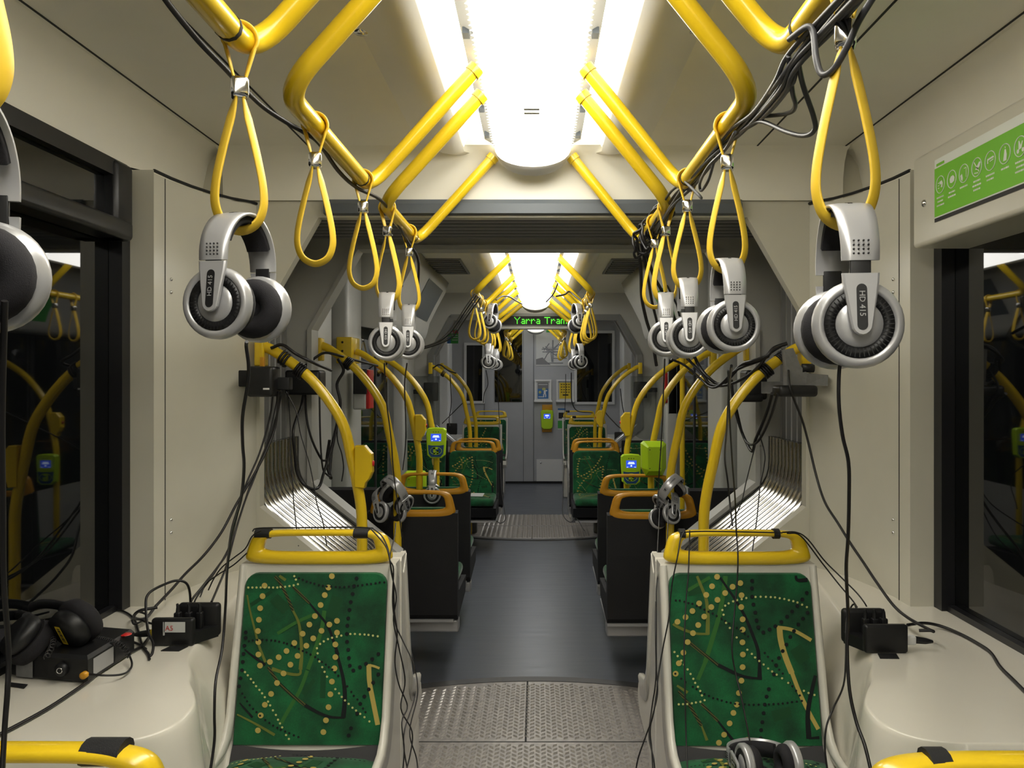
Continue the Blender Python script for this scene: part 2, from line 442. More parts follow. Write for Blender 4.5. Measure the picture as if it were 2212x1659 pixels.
# bellows between the modules
def bellows(ya, yb, label, count, g):
    t = thing('gangway_bellows', label, 'bellows', (C0,(ya+yb)/2,0), 0, g)
    rb = MB()
    o = [(.665,-.0),(.665,.65),(1.085,.955),(1.085,1.86),(.98,2.06)]
    path = [(C0+u,z) for u,z in o]+[(C0-u,z) for u,z in o[::-1]]
    N = count*4 if count < 10 else 32; ys = [ya+(yb-ya)*k/N for k in range(N+1)]
    rows = []
    for k, y in enumerate(ys):
        d = (.04 if count > 9 else .028)*(1 if k % 4 in (0,3) else 0)
        row = []
        for (x,z) in path:
            s = 1 if x > C0 else -1
            row.append((x + s*d, y, z + (d if z > 1.8 else 0)))
        rows.append(row)
    vs = [p for r in rows for p in r]; n = len(path)
    fs = [(i*n+j, i*n+j+1, (i+1)*n+j+1, (i+1)*n+j) for i in range(N) for j in range(n-1)]
    rb.add(vs, fs, 0)
    rb.m = [1 if (q//(n-1)) % 4 == 1 else 0 for q in range(len(fs))]  # ridge faces of each fold get the painted lit tone
    part('ribbed_sheet', rb, ['rubber','ridge_lit'], t)
    for s in (-1, 1):
        for k in range(count):
            y = ya+.03+(yb-ya-.05)*k/(count-1)
            pts = fillet([(C0+s*1.055,y,1.19),(C0+s*1.055,y,.985),(C0+s*.64,y,.655),(C0+s*.64,y,.10)], .10, 5)
            part('tube', MB().tube(pts, (yb-ya)/count*.37, 8), 'steel', t)
    return t
bellows(Y1+.05, Y2-.05, 'grey ribbed gangway bellows with bright lower tubes behind the two near green seats', 12, 'gangway bellows')
bellows(Y3+.05, Y4-.05, 'small distant gangway bellows beyond the middle section, by the far portal', 9, 'gangway bellows')

# side walls of the near section, windows
for s, nm in ((-1,'left'),(1,'right')):
    w = MB()
    pil = [(1.13,2.49),(1.128,2.60),(1.115,2.72),(1.09,2.84),(1.06,2.93),(1.018,3.0),(1.012,3.049)]
    n = len(pil)
    vs = [(sx(s,u),y,.70) for u,y in pil]+[(sx(s,u),y,2.06+.02*k/n) for k,(u,y) in enumerate(pil)]
    w.add(vs, [(i,i+1,i+1+n,i+n) for i in range(n-1)], 0, True)
    w.quad([(sx(s,1.13),2.49,.70),(sx(s,1.25),2.49,.70),(sx(s,1.25),2.49,2.07),(sx(s,1.13),2.49,2.07)])   # window reveal
    w.quad([(sx(s,1.25),YB,0),(sx(s,1.25),3.05,0),(sx(s,1.25),3.05,.77),(sx(s,1.25),YB,.77)])
    w.quad([(sx(s,1.255),YB,.7),(sx(s,1.255),3.05,.7),(sx(s,1.255),3.05,2.4),(sx(s,1.255),YB,2.4)])
    # little return above pillar into the cove
    w.add([(sx(s,u),y,2.06+.02*k/n) for k,(u,y) in enumerate(pil)]+[(sx(s,1.25),y,2.09) for u,y in pil], [(i,i+1,i+1+n,i+n) for i in range(n-1)], 0)
    wo = struct('wall_'+nm, w, 'wall')
    dk = MB()
    dk.tube([(sx(s,u)-s*.001,y,2.068+.02*k/n) for k,(u,y) in enumerate(pil)], .005, 6)
    dk.tube([(sx(s,1.2155),YB,2.062),(sx(s,1.2155),2.49,2.062)], .006, 6)
    dk.box((sx(s,1.127),2.56,.72),(sx(s,1.1305),2.5625,2.06))
    struct('joint_line', dk, 'seam', wo)
    for (y, z) in ((2.60,1.755),(2.60,1.715),(2.60,1.005),(2.60,.965)):
        struct('screw', MB().lathe([(.0005,.0045),(.004,.004),(.006,.001),(.006,-.002)], (sx(s,1.127),y,z), 'x', 10, sgn=-s), 'chrome', wo)
    # window glass and frame
    g = MB(); g.quad([(sx(s,1.24),YB,.74),(sx(s,1.24),2.489,.74),(sx(s,1.24),2.489,2.12),(sx(s,1.24),YB,2.12)])
    wn = struct('window_%d' % (1 if s < 0 else 2), g, 'glass')
    f = MB()
    f.box((sx(s,1.20),2.44,.762),(sx(s,1.239),2.488,2.06)); f.box((sx(s,1.215),YB,.762),(sx(s,1.239),2.44,.782)); 
    f.box((sx(s,1.215),YB,2.0),(sx(s,1.239),2.44,2.06))
    struct('window_frame', f, 'frame', wn)
    if s < 0:
        v = MB()
        v.box((sx(s,1.155),YB,1.845),(sx(s,1.238),2.42,1.90),0,.012); v.box((sx(s,1.165),2.34,1.845),(sx(s,1.238),2.44,2.065),0,.014)
        v.box((sx(s,1.175),YB,2.02),(sx(s,1.238),2.42,2.066))
        struct('vent_frame', v, 'frame', wn)
        struct('vent_pane', MB().quad([(sx(s,1.20),YB,1.89),(sx(s,1.20),2.36,1.89),(sx(s,1.20),2.36,2.03),(sx(s,1.20),YB,2.03)]), 'glass', wn)
        struct('latch', MB().box((sx(s,1.19),1.62,1.99),(sx(s,1.20),1.69,2.02),0,.004), 'blackp', wn)
    else:
        h = MB(); h.box((sx(s,1.085),YB,1.815),(sx(s,1.25),2.375,2.07),0,.012)
        hb = struct('trim_3', h, 'wall')
        struct('screw', MB().lathe([(.0005,.006),(.008,.005),(.011,.002),(.011,-.001)], (sx(s,1.084),2.30,1.93), 'x', 12, sgn=-s), 'chrome', hb)
    if s > 0: pass
struct('wall_back', MB().quad([(-1.3,YB,0),(1.35,YB,0),(1.35,YB,2.5),(-1.3,YB,2.5)]), 'wall')

# middle and far side walls with doors
for s, nm in ((-1,'left'),(1,'right')):
    w = MB()
    w.quad([(sx(s,1.22),Y2,0),(sx(s,1.22),Y3,0),(sx(s,1.22),Y3,2.4),(sx(s,1.22),Y2,2.4)])
    for ya, yb, u in ((4.28,4.62,1.12),(4.78,5.16,1.07),(6.86,7.06,1.08),(7.35,Y3,1.12)):
        w.box((sx(s,u),ya,0),(sx(s,1.22),yb,2.24),0,.02)
    w.box((sx(s,1.14),Y2,0),(sx(s,1.22),Y3,.62))
    wo = struct('wall_middle_'+nm, w, 'wallgrey')
    # window strip and double door
    gm = MB()
    gm.quad([(sx(s,1.19),3.82,.62),(sx(s,1.19),4.28,.62),(sx(s,1.19),4.28,2.05),(sx(s,1.19),3.82,2.05)])
    wi = struct('window_%d' % (3 if s < 0 else 4), gm, 'glass')
    fr = MB(); fr.box((sx(s,1.16),4.20,.62),(sx(s,1.19),4.27,2.05)); fr.box((sx(s,1.16),4.64,.3),(sx(s,1.2),4.77,2.05))
    struct('window_frame', fr, 'framed', wi)
    d = MB(); d.box((sx(s,1.16),5.18,.02),(sx(s,1.20),6.84,1.98))
    do = struct('door_%d' % (1 if s < 0 else 2), d, 'framed')
    for ya, yb in ((5.26,5.96),(6.06,6.76)):
        struct('pane', MB().box((sx(s,1.150),ya,.12),(sx(s,1.161),yb,1.92)), 'glass', do)
    struct('edge_seal', MB().box((sx(s,1.145),5.985,.05),(sx(s,1.165),6.035,1.95)), 'seam', do)
    # overhead door mechanism fairing with rounded underside
    fp = [(1.22,2.235),(.72,2.235),(.75,2.15),(.82,2.02),(.88,1.90),(.90,1.82),(.915,1.775),(.945,1.752),(.99,1.745),(1.08,1.76),(1.15,1.80),(1.22,1.83)]
    fm = MB(); fm.prism([(sx(s,u),z) for u,z in fp], 'y', 5.17, 6.95, 0, True)
    fo = struct('trim_%d' % (4 if s < 0 else 5), fm, 'wallgrey')
    fs = [bool(f) for f in ()]
    struct('joint_line', MB().tube([(sx(s,u),5.166,z) for u,z in fp[3:]], .006, 5), 'seam', fo)
    # far section
    w2 = MB()
    w2.quad([(sx(s,1.22),Y4,0),(sx(s,1.22),Y5,0),(sx(s,1.22),Y5,2.4),(sx(s,1.22),Y4,2.4)])
    w2.box((sx(s,1.06),Y4,0),(sx(s,1.22),8.75,2.235)); w2.box((sx(s,1.10),10.5,0),(sx(s,1.22),10.95,2.235),0,.02)
    wo2 = struct('wall_far_'+nm, w2, 'white')
    g2 = MB(); g2.quad([(sx(s,1.20),8.8,.8),(sx(s,1.20),10.4,.8),(sx(s,1.20),10.4,2.0),(sx(s,1.20),8.8,2.0)])
    struct('window_%d' % (5 if s < 0 else 6), g2, 'glass')
# gangway outer shells so no light leaks
og = MB()
for ya, yb in ((Y1,Y2),(Y3,Y4)):
    for s in (-1,1): og.quad([(sx(s,1.31),ya,0),(sx(s,1.31),yb,0),(sx(s,1.31),yb,2.52),(sx(s,1.31),ya,2.52)])
    og.quad([(-1.3,ya,2.52),(1.33,ya,2.52),(1.33,yb,2.52),(-1.3,yb,2.52)])
struct('wall_outer', og, 'frame')

# driver's cab bulkhead
def cabx(px): return P(px,0,Y5)[0]
def cabz(py): return P(0,py,Y5)[2]
cw = MB(); cw.quad([(-1.25,Y5,0),(1.3,Y5,0),(1.3,Y5,2.4),(-1.25,Y5,2.4)])
cw.box((cabx(1047),Y5-.03,0),(cabx(1066),Y5,2.2),0,.01)
cwo = struct('wall_cab', cw, 'cab')
def cabframe(x0,x1,y0,y1,t,m,parent):
    f = MB(); a0,a1 = cabx(x0),cabx(x1); z1,z0 = cabz(y0),cabz(y1)
    f.box((a0-t,Y5-.025,z0-t),(a0,Y5-.001,z1+t)); f.box((a1,Y5-.025,z0-t),(a1+t,Y5-.001,z1+t))
    f.box((a0,Y5-.025,z1),(a1,Y5-.001,z1+t)); f.box((a0,Y5-.025,z0-t),(a1,Y5-.001,z0))
    return struct('window_frame', f, m, parent)
for k,(x0,x1,y0,y1) in enumerate(((1008,1042,746,866),(1246,1322,720,868))):
    wn = struct('window_%d'%(7+k), MB().box((cabx(x0),Y5-.012,cabz(y1)),(cabx(x1),Y5-.002,cabz(y0))), 'glass')
    cabframe(x0,x1,y0,y1,.035,'white',wn)
dr = MB(); dr.box((cabx(1066),Y5-.02,.02),(cabx(1153),Y5-.003,2.16))
dro = struct('door_3', dr, 'cab')
struct('pane', MB().box((cabx(1069),Y5-.028,cabz(868)),(cabx(1128),Y5-.0195,cabz(700))), 'glass', dro)
struct('edge_line', MB().box((cabx(1152),Y5-.024,.02),(cabx(1153.5),Y5-.019,2.16)).box((cabx(1130),Y5-.022,.02),(cabx(1131),Y5-.0195,2.16)), 'framed', dro)
hp = MB(); hp.box((cabx(1159),Y5-.012,cabz(1043)),(cabx(1222),Y5-.001,cabz(992)))
tag(struct('access_hatch', hp, 'white'), 'square pale hatch low on the cab bulkhead', 'hatch'); 
bpy.data.objects['access_hatch'].pop('kind', None) if 'kind' in bpy.data.objects['access_hatch'] else None
ho = bpy.data.objects['access_hatch']
part('latch', MB().lathe([(.001,.012),(.012,.01),(.014,0)], (cabx(1168),Y5-.012,cabz(999)), 'y', 10, sgn=-1), 'chrome', ho, world=False)
struct('baseboard_cab', MB().box((cabx(1050),Y5-.03,0),(cabx(1345),Y5-.002,.03)), 'seam')

# ------------------------------------------------------------------ lamps
def lamp(name, ya, yb, ze, zb, zc, m, label, endcap):
    t = thing(name, label, 'ceiling light', (C0,(ya+yb)/2,ze), 0, 'ceiling light troughs')
    d = MB(); n = 16
    prof = [(C0+.132*math.cos(PI*k/n), ze-(ze-zb)*math.sin(PI*k/n)**.8) for k in range(n+1)]
    L = 1.02 if yb-ya > 3.5 else (yb-ya)/2
    y = ya
    d.sheet(prof, 'y', ya, yb)
    part('diffuser', d, m, t)
    # saw-tooth lens edges
    k = int((yb-ya)/.028)
    for s in (-1,1):
        e = MB(); row = [(C0+s*.1305,ya,ze-.003)]
        for i in range(k):
            y0 = ya+i*.028; row += [(C0+s*.1335,y0,ze-.003),(C0+s*.142,y0+.009,ze-.004),(C0+s*.1335,y0+.018,ze-.003)]
        n_ = len(row); e.add(row+[(C0+s*.130,p[1],p[2]) for p in row], [(i,i+1,i+1+n_,i+n_) for i in range(n_-1)], 0)
        part('lens_edge', e, m, t)
    fl = MB()
    for s in (-1,1):
        fl.sheet([(sx(s,.134),ze),(sx(s,.142),ze+.012),(sx(s,.17),ze+.028)], 'y', ya-.02, yb+.01, 0, False)
    part('flange', fl, 'vent', t)
    for s in (-1,1):
        yy = ya+.16
        while yy < yb-.05:
            part('slot', MB().box((sx(s,.147),yy,ze+.006),(sx(s,.163),yy+.035,ze+.0215)), 'smoke', t); yy += .28
    ss = MB()
    for s in (-1,1): ss.quad([(sx(s,.171),ya,ze+.03),(sx(s,.171),yb,ze+.03),(sx(s,.171),yb,ze+.062),(sx(s,.171),ya,ze+.062)])
    part('side_diffuser', ss, m, t)
    rf = MB()
    for s in (-1,1): rf.sheet([(sx(s,.171),ze+.066),(sx(s,.20),ze+.060),(sx(s,.225),ze+.035),(sx(s,.243),ze-.004)], 'y', ya-.02, yb+.0)
    part('reflector', rf, 'reflector', t)
    fa = MB()
    for s in (-1,1): 
        pr = [(sx(s,.243),ze-.012),(sx(s,.258),ze-.020),(sx(s,.285),ze-.024),(sx(s,.32),ze-.018),(sx(s,.35),ze-.002),(sx(s,.375),ze+(zc-ze)*.6-.002),(sx(s,.415),zc+.002)]
        fa.sheet(pr, 'y', ya-.02, yb+.02); pr2 = [(C0+(x-C0)*.93,z+(zc-z)*.35) for x,z in pr]; fa.loft([[(x,yb+.02,z) for x,z in pr],[(x,yb+.075,z) for x,z in pr2],[(C0+(x-C0)*.85,yb+.11,zc+.004) for x,z in pr]],0,False,False)
        # closed far end
        pass
    part('fairing', fa, 'fair', t)
    ec = MB()
    ecp = [(C0+.134*math.cos(PI*k/n), ze-.0-(ze-zb+.016)*math.sin(PI*k/n)**.8) for k in range(n+1)]
    ec2 = [(C0+.128*math.cos(PI*k/n), ze-.0-(ze-zb+.040)*math.sin(PI*k/n)**.8) for k in range(n+1)]
    ec.loft([[(x,yb-.004,z) for x,z in ecp],[(x,yb+.03,z) for x,z in ec2],[(C0+(x-C0)*.8,yb+.085,ze-.2*(ze-z)) for x,z in ec2]], 0, False, False)
    part('end_cap', ec, 'lampend', t)
    if endcap:
        mk = MB()
        for dy in (0,.035): mk.box((C0-.022,2.33+dy,zb-.0045),(C0+.022,2.345+dy,zb+.002),0,.001)
        part('clip', mk, 'wallgrey', t)
    return t
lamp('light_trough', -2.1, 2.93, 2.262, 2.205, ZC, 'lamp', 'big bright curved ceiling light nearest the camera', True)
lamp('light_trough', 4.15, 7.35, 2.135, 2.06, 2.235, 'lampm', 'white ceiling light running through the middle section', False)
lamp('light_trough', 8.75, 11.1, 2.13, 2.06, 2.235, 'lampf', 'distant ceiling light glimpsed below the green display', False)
def ceiling_button(px, py, label):
    c = PZ(px, py, ZC-.001)
    single('ceiling_stud', MB().lathe([(.001,-.006),(.014,-.005),(.019,-.001),(.019,.002)], c, 'z', 18), 'chrome', label, 'stud')
ceiling_button(780, 69, 'small round chrome stud in the ceiling, left of the lamp')
ceiling_button(1488, 64, 'small round chrome stud in the ceiling, right of the lamp')
for s, lb in ((-1,'dark slatted air vent in the middle ceiling, left of the light'),(1,'dark slatted air vent in the middle ceiling, right of the light')):
    x0,x1 = (P(920,0,5.9)[0],P(1006,0,5.9)[0]) if s<0 else (P(1310,0,5.9)[0],P(1396,0,5.9)[0])
    t = thing('air_vent', lb, 'air vent', ((x0+x1)/2,5.9,2.2), 0, 'ceiling air vents')
    fr = MB(); fr.box((x0,5.5,2.226),(x1,5.52,2.236)); fr.box((x0,6.26,2.226),(x1,6.28,2.236)); fr.box((x0,5.52,2.226),(x0+.015,6.26,2.236)); fr.box((x1-.015,5.52,2.226),(x1,6.26,2.236))
    part('frame', fr, 'portal', t)
    part('backing', MB().quad([(x0,5.5,2.233),(x1,5.5,2.233),(x1,6.28,2.233),(x0,6.28,2.233)]), 'seam', t)
    for k in range(7): part('slat', MB().box((x0+.02,5.56+k*.1,2.222),(x1-.02,5.59+k*.1,2.231)), 'portal', t)

# ------------------------------------------------------------------ wheel boxes (height fields)
def wheelbox(s, flip, label):
    """s side; flip mirrors along the tram for the far bogie"""
    bnd = [(3.04,.99),(2.62,.935),(2.30,.885),(2.07,.85),(1.95,.80),(1.88,.772),(1.82,.738),(1.75,.706),(1.68,.697),(1.64,.702),(1.61,.715),(1.59,.732),(1.575,.755),(1.565,.785),(1.56,.82)]
    bx = crom([(v,u,0) for v,u in bnd], 5)
    def ub(v):
        for p,q in zip(bx,bx[1:]):
            if q.x <= v <= p.x:
                t=(v-q.x)/max(1e-9,p.x-q.x); return q.y+(p.y-q.y)*t
        return bx[-1].y
    vs_ = [3.04-.02*k for k in range(63)]
    v = 1.78
    while v > 1.56: vs_.append(v); v -= .006
    vs_ += [1.5595-.0035*k for k in range(12)]+[1.515-.02*k for k in range(27)]
    offs_ = [-.26,-.2,-.15,-.11,-.085,-.065,-.05,-.038,-.03,-.024,-.019,-.015,-.012,-.009,-.006,-.003,0,.004,.015,.04,.08,.12]
    rows = []
    for v in vs_:
        uB = ub(v) if v >= 1.56 else .82
        row = []
        cols_ = [uB+o for o in offs_]; last = cols_[-1]
        cols_ += [last+(1.238-last)*k/12 for k in range(1,13)]
        for u in cols_:
            umin = .66; xs_ = min(1, max(0, (v-1.97)/.12))
            u = max(u, umin)
            if v >= 1.56: d = uB-u; k = 9.0 if v < 1.80 else (9.0-(v-1.80)/.25*6.6 if v < 2.05 else 2.4)
            else:
                soft = min(1, max(0, (u-.84)/.24)); soft = soft*soft*(3-2*soft)
                k = 9*(1-soft)+.9*soft; d = math.hypot(1.56-v, max(0,.82-u))
            r = .016; drop = 0 if d <= 0 else (d*d/(2*r)*k if d < r else (d-r/2)*k)
            drop += max(0, .80-u)*8*xs_
            z = .765-drop; fl = .36
            if z < fl+.04:
                e = (fl+.04)-z; z = fl+.04*math.exp(-e/.04)
            row.append((sx(s,u), v if not flip else 11.55-v, z))
        rows.append(row)
    us = rows[0]
    mb = MB(); mb.loft(rows, 0, False, False)
    # skirt to the floor along the inner edge
    mb.add([(rows[i][0]) for i in range(len(rows))]+[(rows[i][0][0],rows[i][0][1],0.0) for i in range(len(rows))], [(i,i+1,i+1+len(rows),i+len(rows)) for i in range(len(rows)-1)], 0)
    n = len(us)
    for R in (rows[0],rows[-1]): mb.add(list(R)+[(p[0],p[1],0) for p in R], [(i,i+1,i+1+n,i+n) for i in range(n-1)], 0)
    o = single('wheel_housing', mb, 'wbox', label, 'wheel housing', 'white wheel housings')
    return o
wheelbox(-1, False, 'white moulded wheel housing under the left window, black equipment resting on it')
wheelbox(1, False, 'white moulded wheel housing under the right window with rounded front')
wheelbox(-1, True, 'distant white wheel housing beyond the far gangway, left side')
wheelbox(1, True, 'distant white wheel housing beyond the far gangway, right side')
# ================================================================== OVERHEAD RAILS
ZR = 1.938
RAILX = {('near',-1):-.40, ('near',1):.40, ('mid',-1):-.325, ('mid',1):.345, ('far',-1):-.31, ('far',1):.33}
def rail(sec, s, ya, yb, label, zt, xt=.14, r=.0185, first=True):
    x = RAILX[(sec,s)]
    t = thing('overhead_rail', label, 'grab rail', (x,(ya+yb)/2,ZR), 0, 'yellow overhead grab rails')
    pts = [(C0+s*xt-.0,ya,zt),(x,ya,ZR),(x,yb,ZR),(C0+s*xt-.0,yb,zt)]
    part('rail_tube', MB().tube(fillet(pts, .075, 8), r, 14), 'yellow', t)
    for y in (ya,yb): 
        fl = MB()
        d = Vector((x-(C0+s*xt),0,ZR-zt)).normalized()
        a = Vector((C0+s*xt,y,zt)); fl.tube([a-d*.002,a+d*.018], r*1.2, 12)
        part('mount', fl, 'yellow', t)
    for y in ((yb-.10,) if sec=='near' else ()):
        part('joint_sleeve', MB().tube([(x,y-.004,ZR),(x,y+.004,ZR)], r*1.06, 12), 'seam', t)
    return t
SD = {-1:'left', 1:'right'}
for s in (-1,1):
    n = SD[s]
    rail('near', s, -.55, 1.26, 'thick yellow overhead rail nearest the camera, at the top %s corner' % n, 2.244)
    rail('near', s, 1.42, 2.14, 'yellow overhead rail second from the camera, %s of the big light' % n, 2.244)
    rail('near', s, 2.33, 2.985, 'yellow overhead rail just before the first gangway, %s side' % n, 2.240)
    rail('mid', s, 4.76, 5.63, 'yellow overhead rail at the start of the middle section, %s side' % n, 2.14, .135)
    rail('mid', s, 5.98, 6.50, 'yellow overhead rail halfway along the middle section, %s side' % n, 2.12, .135)
    rail('mid', s, 7.10, 7.62, 'yellow overhead rail beside the green display, %s side' % n, 2.11, .125)
    rail('far', s, 8.95, 9.75, 'distant yellow overhead rail beyond the display, %s side, nearer one' % n, 2.12, .13)
    rail('far', s, 10.1, 10.9, 'distant yellow overhead rail nearest the cab, %s side' % n, 2.12, .13)

# ================================================================== STRAPS
def make_strap(label):
    t = thing('hanging_strap', label, 'strap', (0,0,0), 0, 'yellow hanging straps')
    def band(path, w, th, phi=0.0):
        mb = MB(); rings = []; N = len(path)
        for i,(x,z) in enumerate(path):
            a = Vector(path[max(i-1,0)]); b = Vector(path[min(i+1,N-1)])
            d = (b-a).normalized(); n_ = Vector((-d.y,0,d.x)); f = min(1, min(i,N-1-i)/5)
            ph = phi*f; Y_ = Vector((0,1,0)); W = Y_*math.cos(ph)+n_*math.sin(ph); T = n_*math.cos(ph)-Y_*math.sin(ph)
            c = Vector((x,0,z)); h, q = w/2, th/2
            rings.append([tuple(c+W*u+T*v) for u,v in ((-h*.82,q),(h*.82,q),(h,q*.35),(h,-q*.35),(h*.82,-q),(-h*.82,-q),(-h,-q*.35),(-h,q*.35))])
        mb.loft(rings, 0, True, True, True); return mb
    # upper loop round the rail (path in xz plane, rail runs along y)
    up = []
    for k in range(15):
        a = math.radians(-35 + 250*k/14); up.append((.0228*math.cos(a), .0228*math.sin(a)))
    up = [(.006,-.062),(.011,-.042)]+up+[(-.011,-.042),(-.006,-.062)]
    b = band([tuple(p)[:2] for p in [(v.x,v.y) for v in crom([(p[0],p[1],0) for p in up],3)]], .0185, .0042, math.radians(14))
    lo = [(.004,-.075),(.012,-.11),(.024,-.16),(.0325,-.205),(.0325,-.235),(.022,-.258),(0,-.268)]
    lo = lo+[(-x,z) for x,z in lo[-2::-1]]
    b.merge(band([(v.x,v.y) for v in crom([(p[0],p[1],0) for p in lo],5)], .0175, .0042, math.radians(37)))
    part('band', b, 'strap', t)
    bk = MB(); bk.box((-.0125,-.0135,-.083),(.0125,.0135,-.053),0,.006)
    part('buckle', bk, 'chrome', t)
    return t
strap0 = make_strap('x'); SUSED = [False]
STRAPS = []
def strap(sec, s, y, rz, label, dx=0, tilt=0, ls=1.0):
    x = RAILX[(sec,s)]+dx
    rot = (0, tilt, math.radians(rz))
    if not SUSED[0]:
        SUSED[0] = True; strap0.location = (x,y,ZR); strap0.rotation_euler = rot; strap0['label'] = label; o = strap0
    else: o = dup(strap0, (x,y,ZR), rot, label)
    o.scale = (1,1,ls); STRAPS.append((x,y)); return o
strap('near',-1,.69, 25,'yellow strap at the left frame edge, nearest the camera', -.05)
strap('near',-1,1.205, 22,'big yellow strap on the left rail with buckle, carrying silver headphones by the white pillar', ls=1.03)
strap('near',-1,1.615, 12,'empty yellow strap on the left, second of the two nearest the left pillar')
strap('near',-1,2.06, 8,'empty yellow strap third along the left rail, left of two hanging headphones')
strap('near',-1,2.40, -6,'yellow strap on the left carrying the larger of two white-lit headphones')
strap('near',-1,2.80, 10,'yellow strap at the end of the near left rail, carrying the smaller white-lit headphones')
strap('near',1,1.0, -20,'big yellow strap on the right rail carrying the largest silver headphones', ls=1.14)
strap('near',1,1.62, -14,'yellow strap on the right under the cables, second along, carrying silver headphones', ls=1.05)
strap('near',1,2.05, -10,'yellow strap third along the right rail, carrying headphones with extended slider')
strap('near',1,2.40, 8,'yellow strap fourth along the right rail, carrying the smallest of four headphones')
strap('near',1,2.62, -10,'empty yellow strap beside the black cable knot')
midL = [(4.86,6,-.008,'empty yellow strap first in the middle section, left side'),(5.18,-8,0,'empty yellow strap second in the middle section, left side'),
        (5.50,10,0,'empty yellow strap under the sideways headphones, left middle'),(6.02,4,0,'yellow strap left middle carrying the nearest distant headphones'),
        (6.42,-6,0,'yellow strap left middle carrying the second distant headphones'),(7.16,5,0,'yellow strap left of the green display carrying tiny headphones'),
        (7.52,9,0,'empty tiny yellow strap left of the green display')]
for y,rz,dx,lb in midL: strap('mid',-1,y,rz,lb,dx)
midR = [(4.88,-6,'empty yellow strap first in the middle section, right side'),(5.08,8,'empty yellow strap second in the middle section, right side'),
        (5.36,-10,'empty yellow strap third in the middle section, right side'),(6.02,-4,'yellow strap right middle carrying the nearest distant headphones'),
        (6.34,8,'yellow strap right middle carrying the second distant headphones'),(7.18,-5,'empty tiny yellow strap right of the green display'),
        (7.50,-9,'empty tiny yellow strap right of the display, farther one')]
for y,rz,lb in midR: strap('mid',1,y,rz,lb)
for s in (-1,1):
    for k,y in enumerate((9.05,9.3,9.55,10.3,10.7)):
        strap('far',s,y,(-1)**k*8,'tiny far yellow strap beyond the display on the %s, %s in its row' % (SD[s], ('nearest','second','third','fourth','last')[k]))

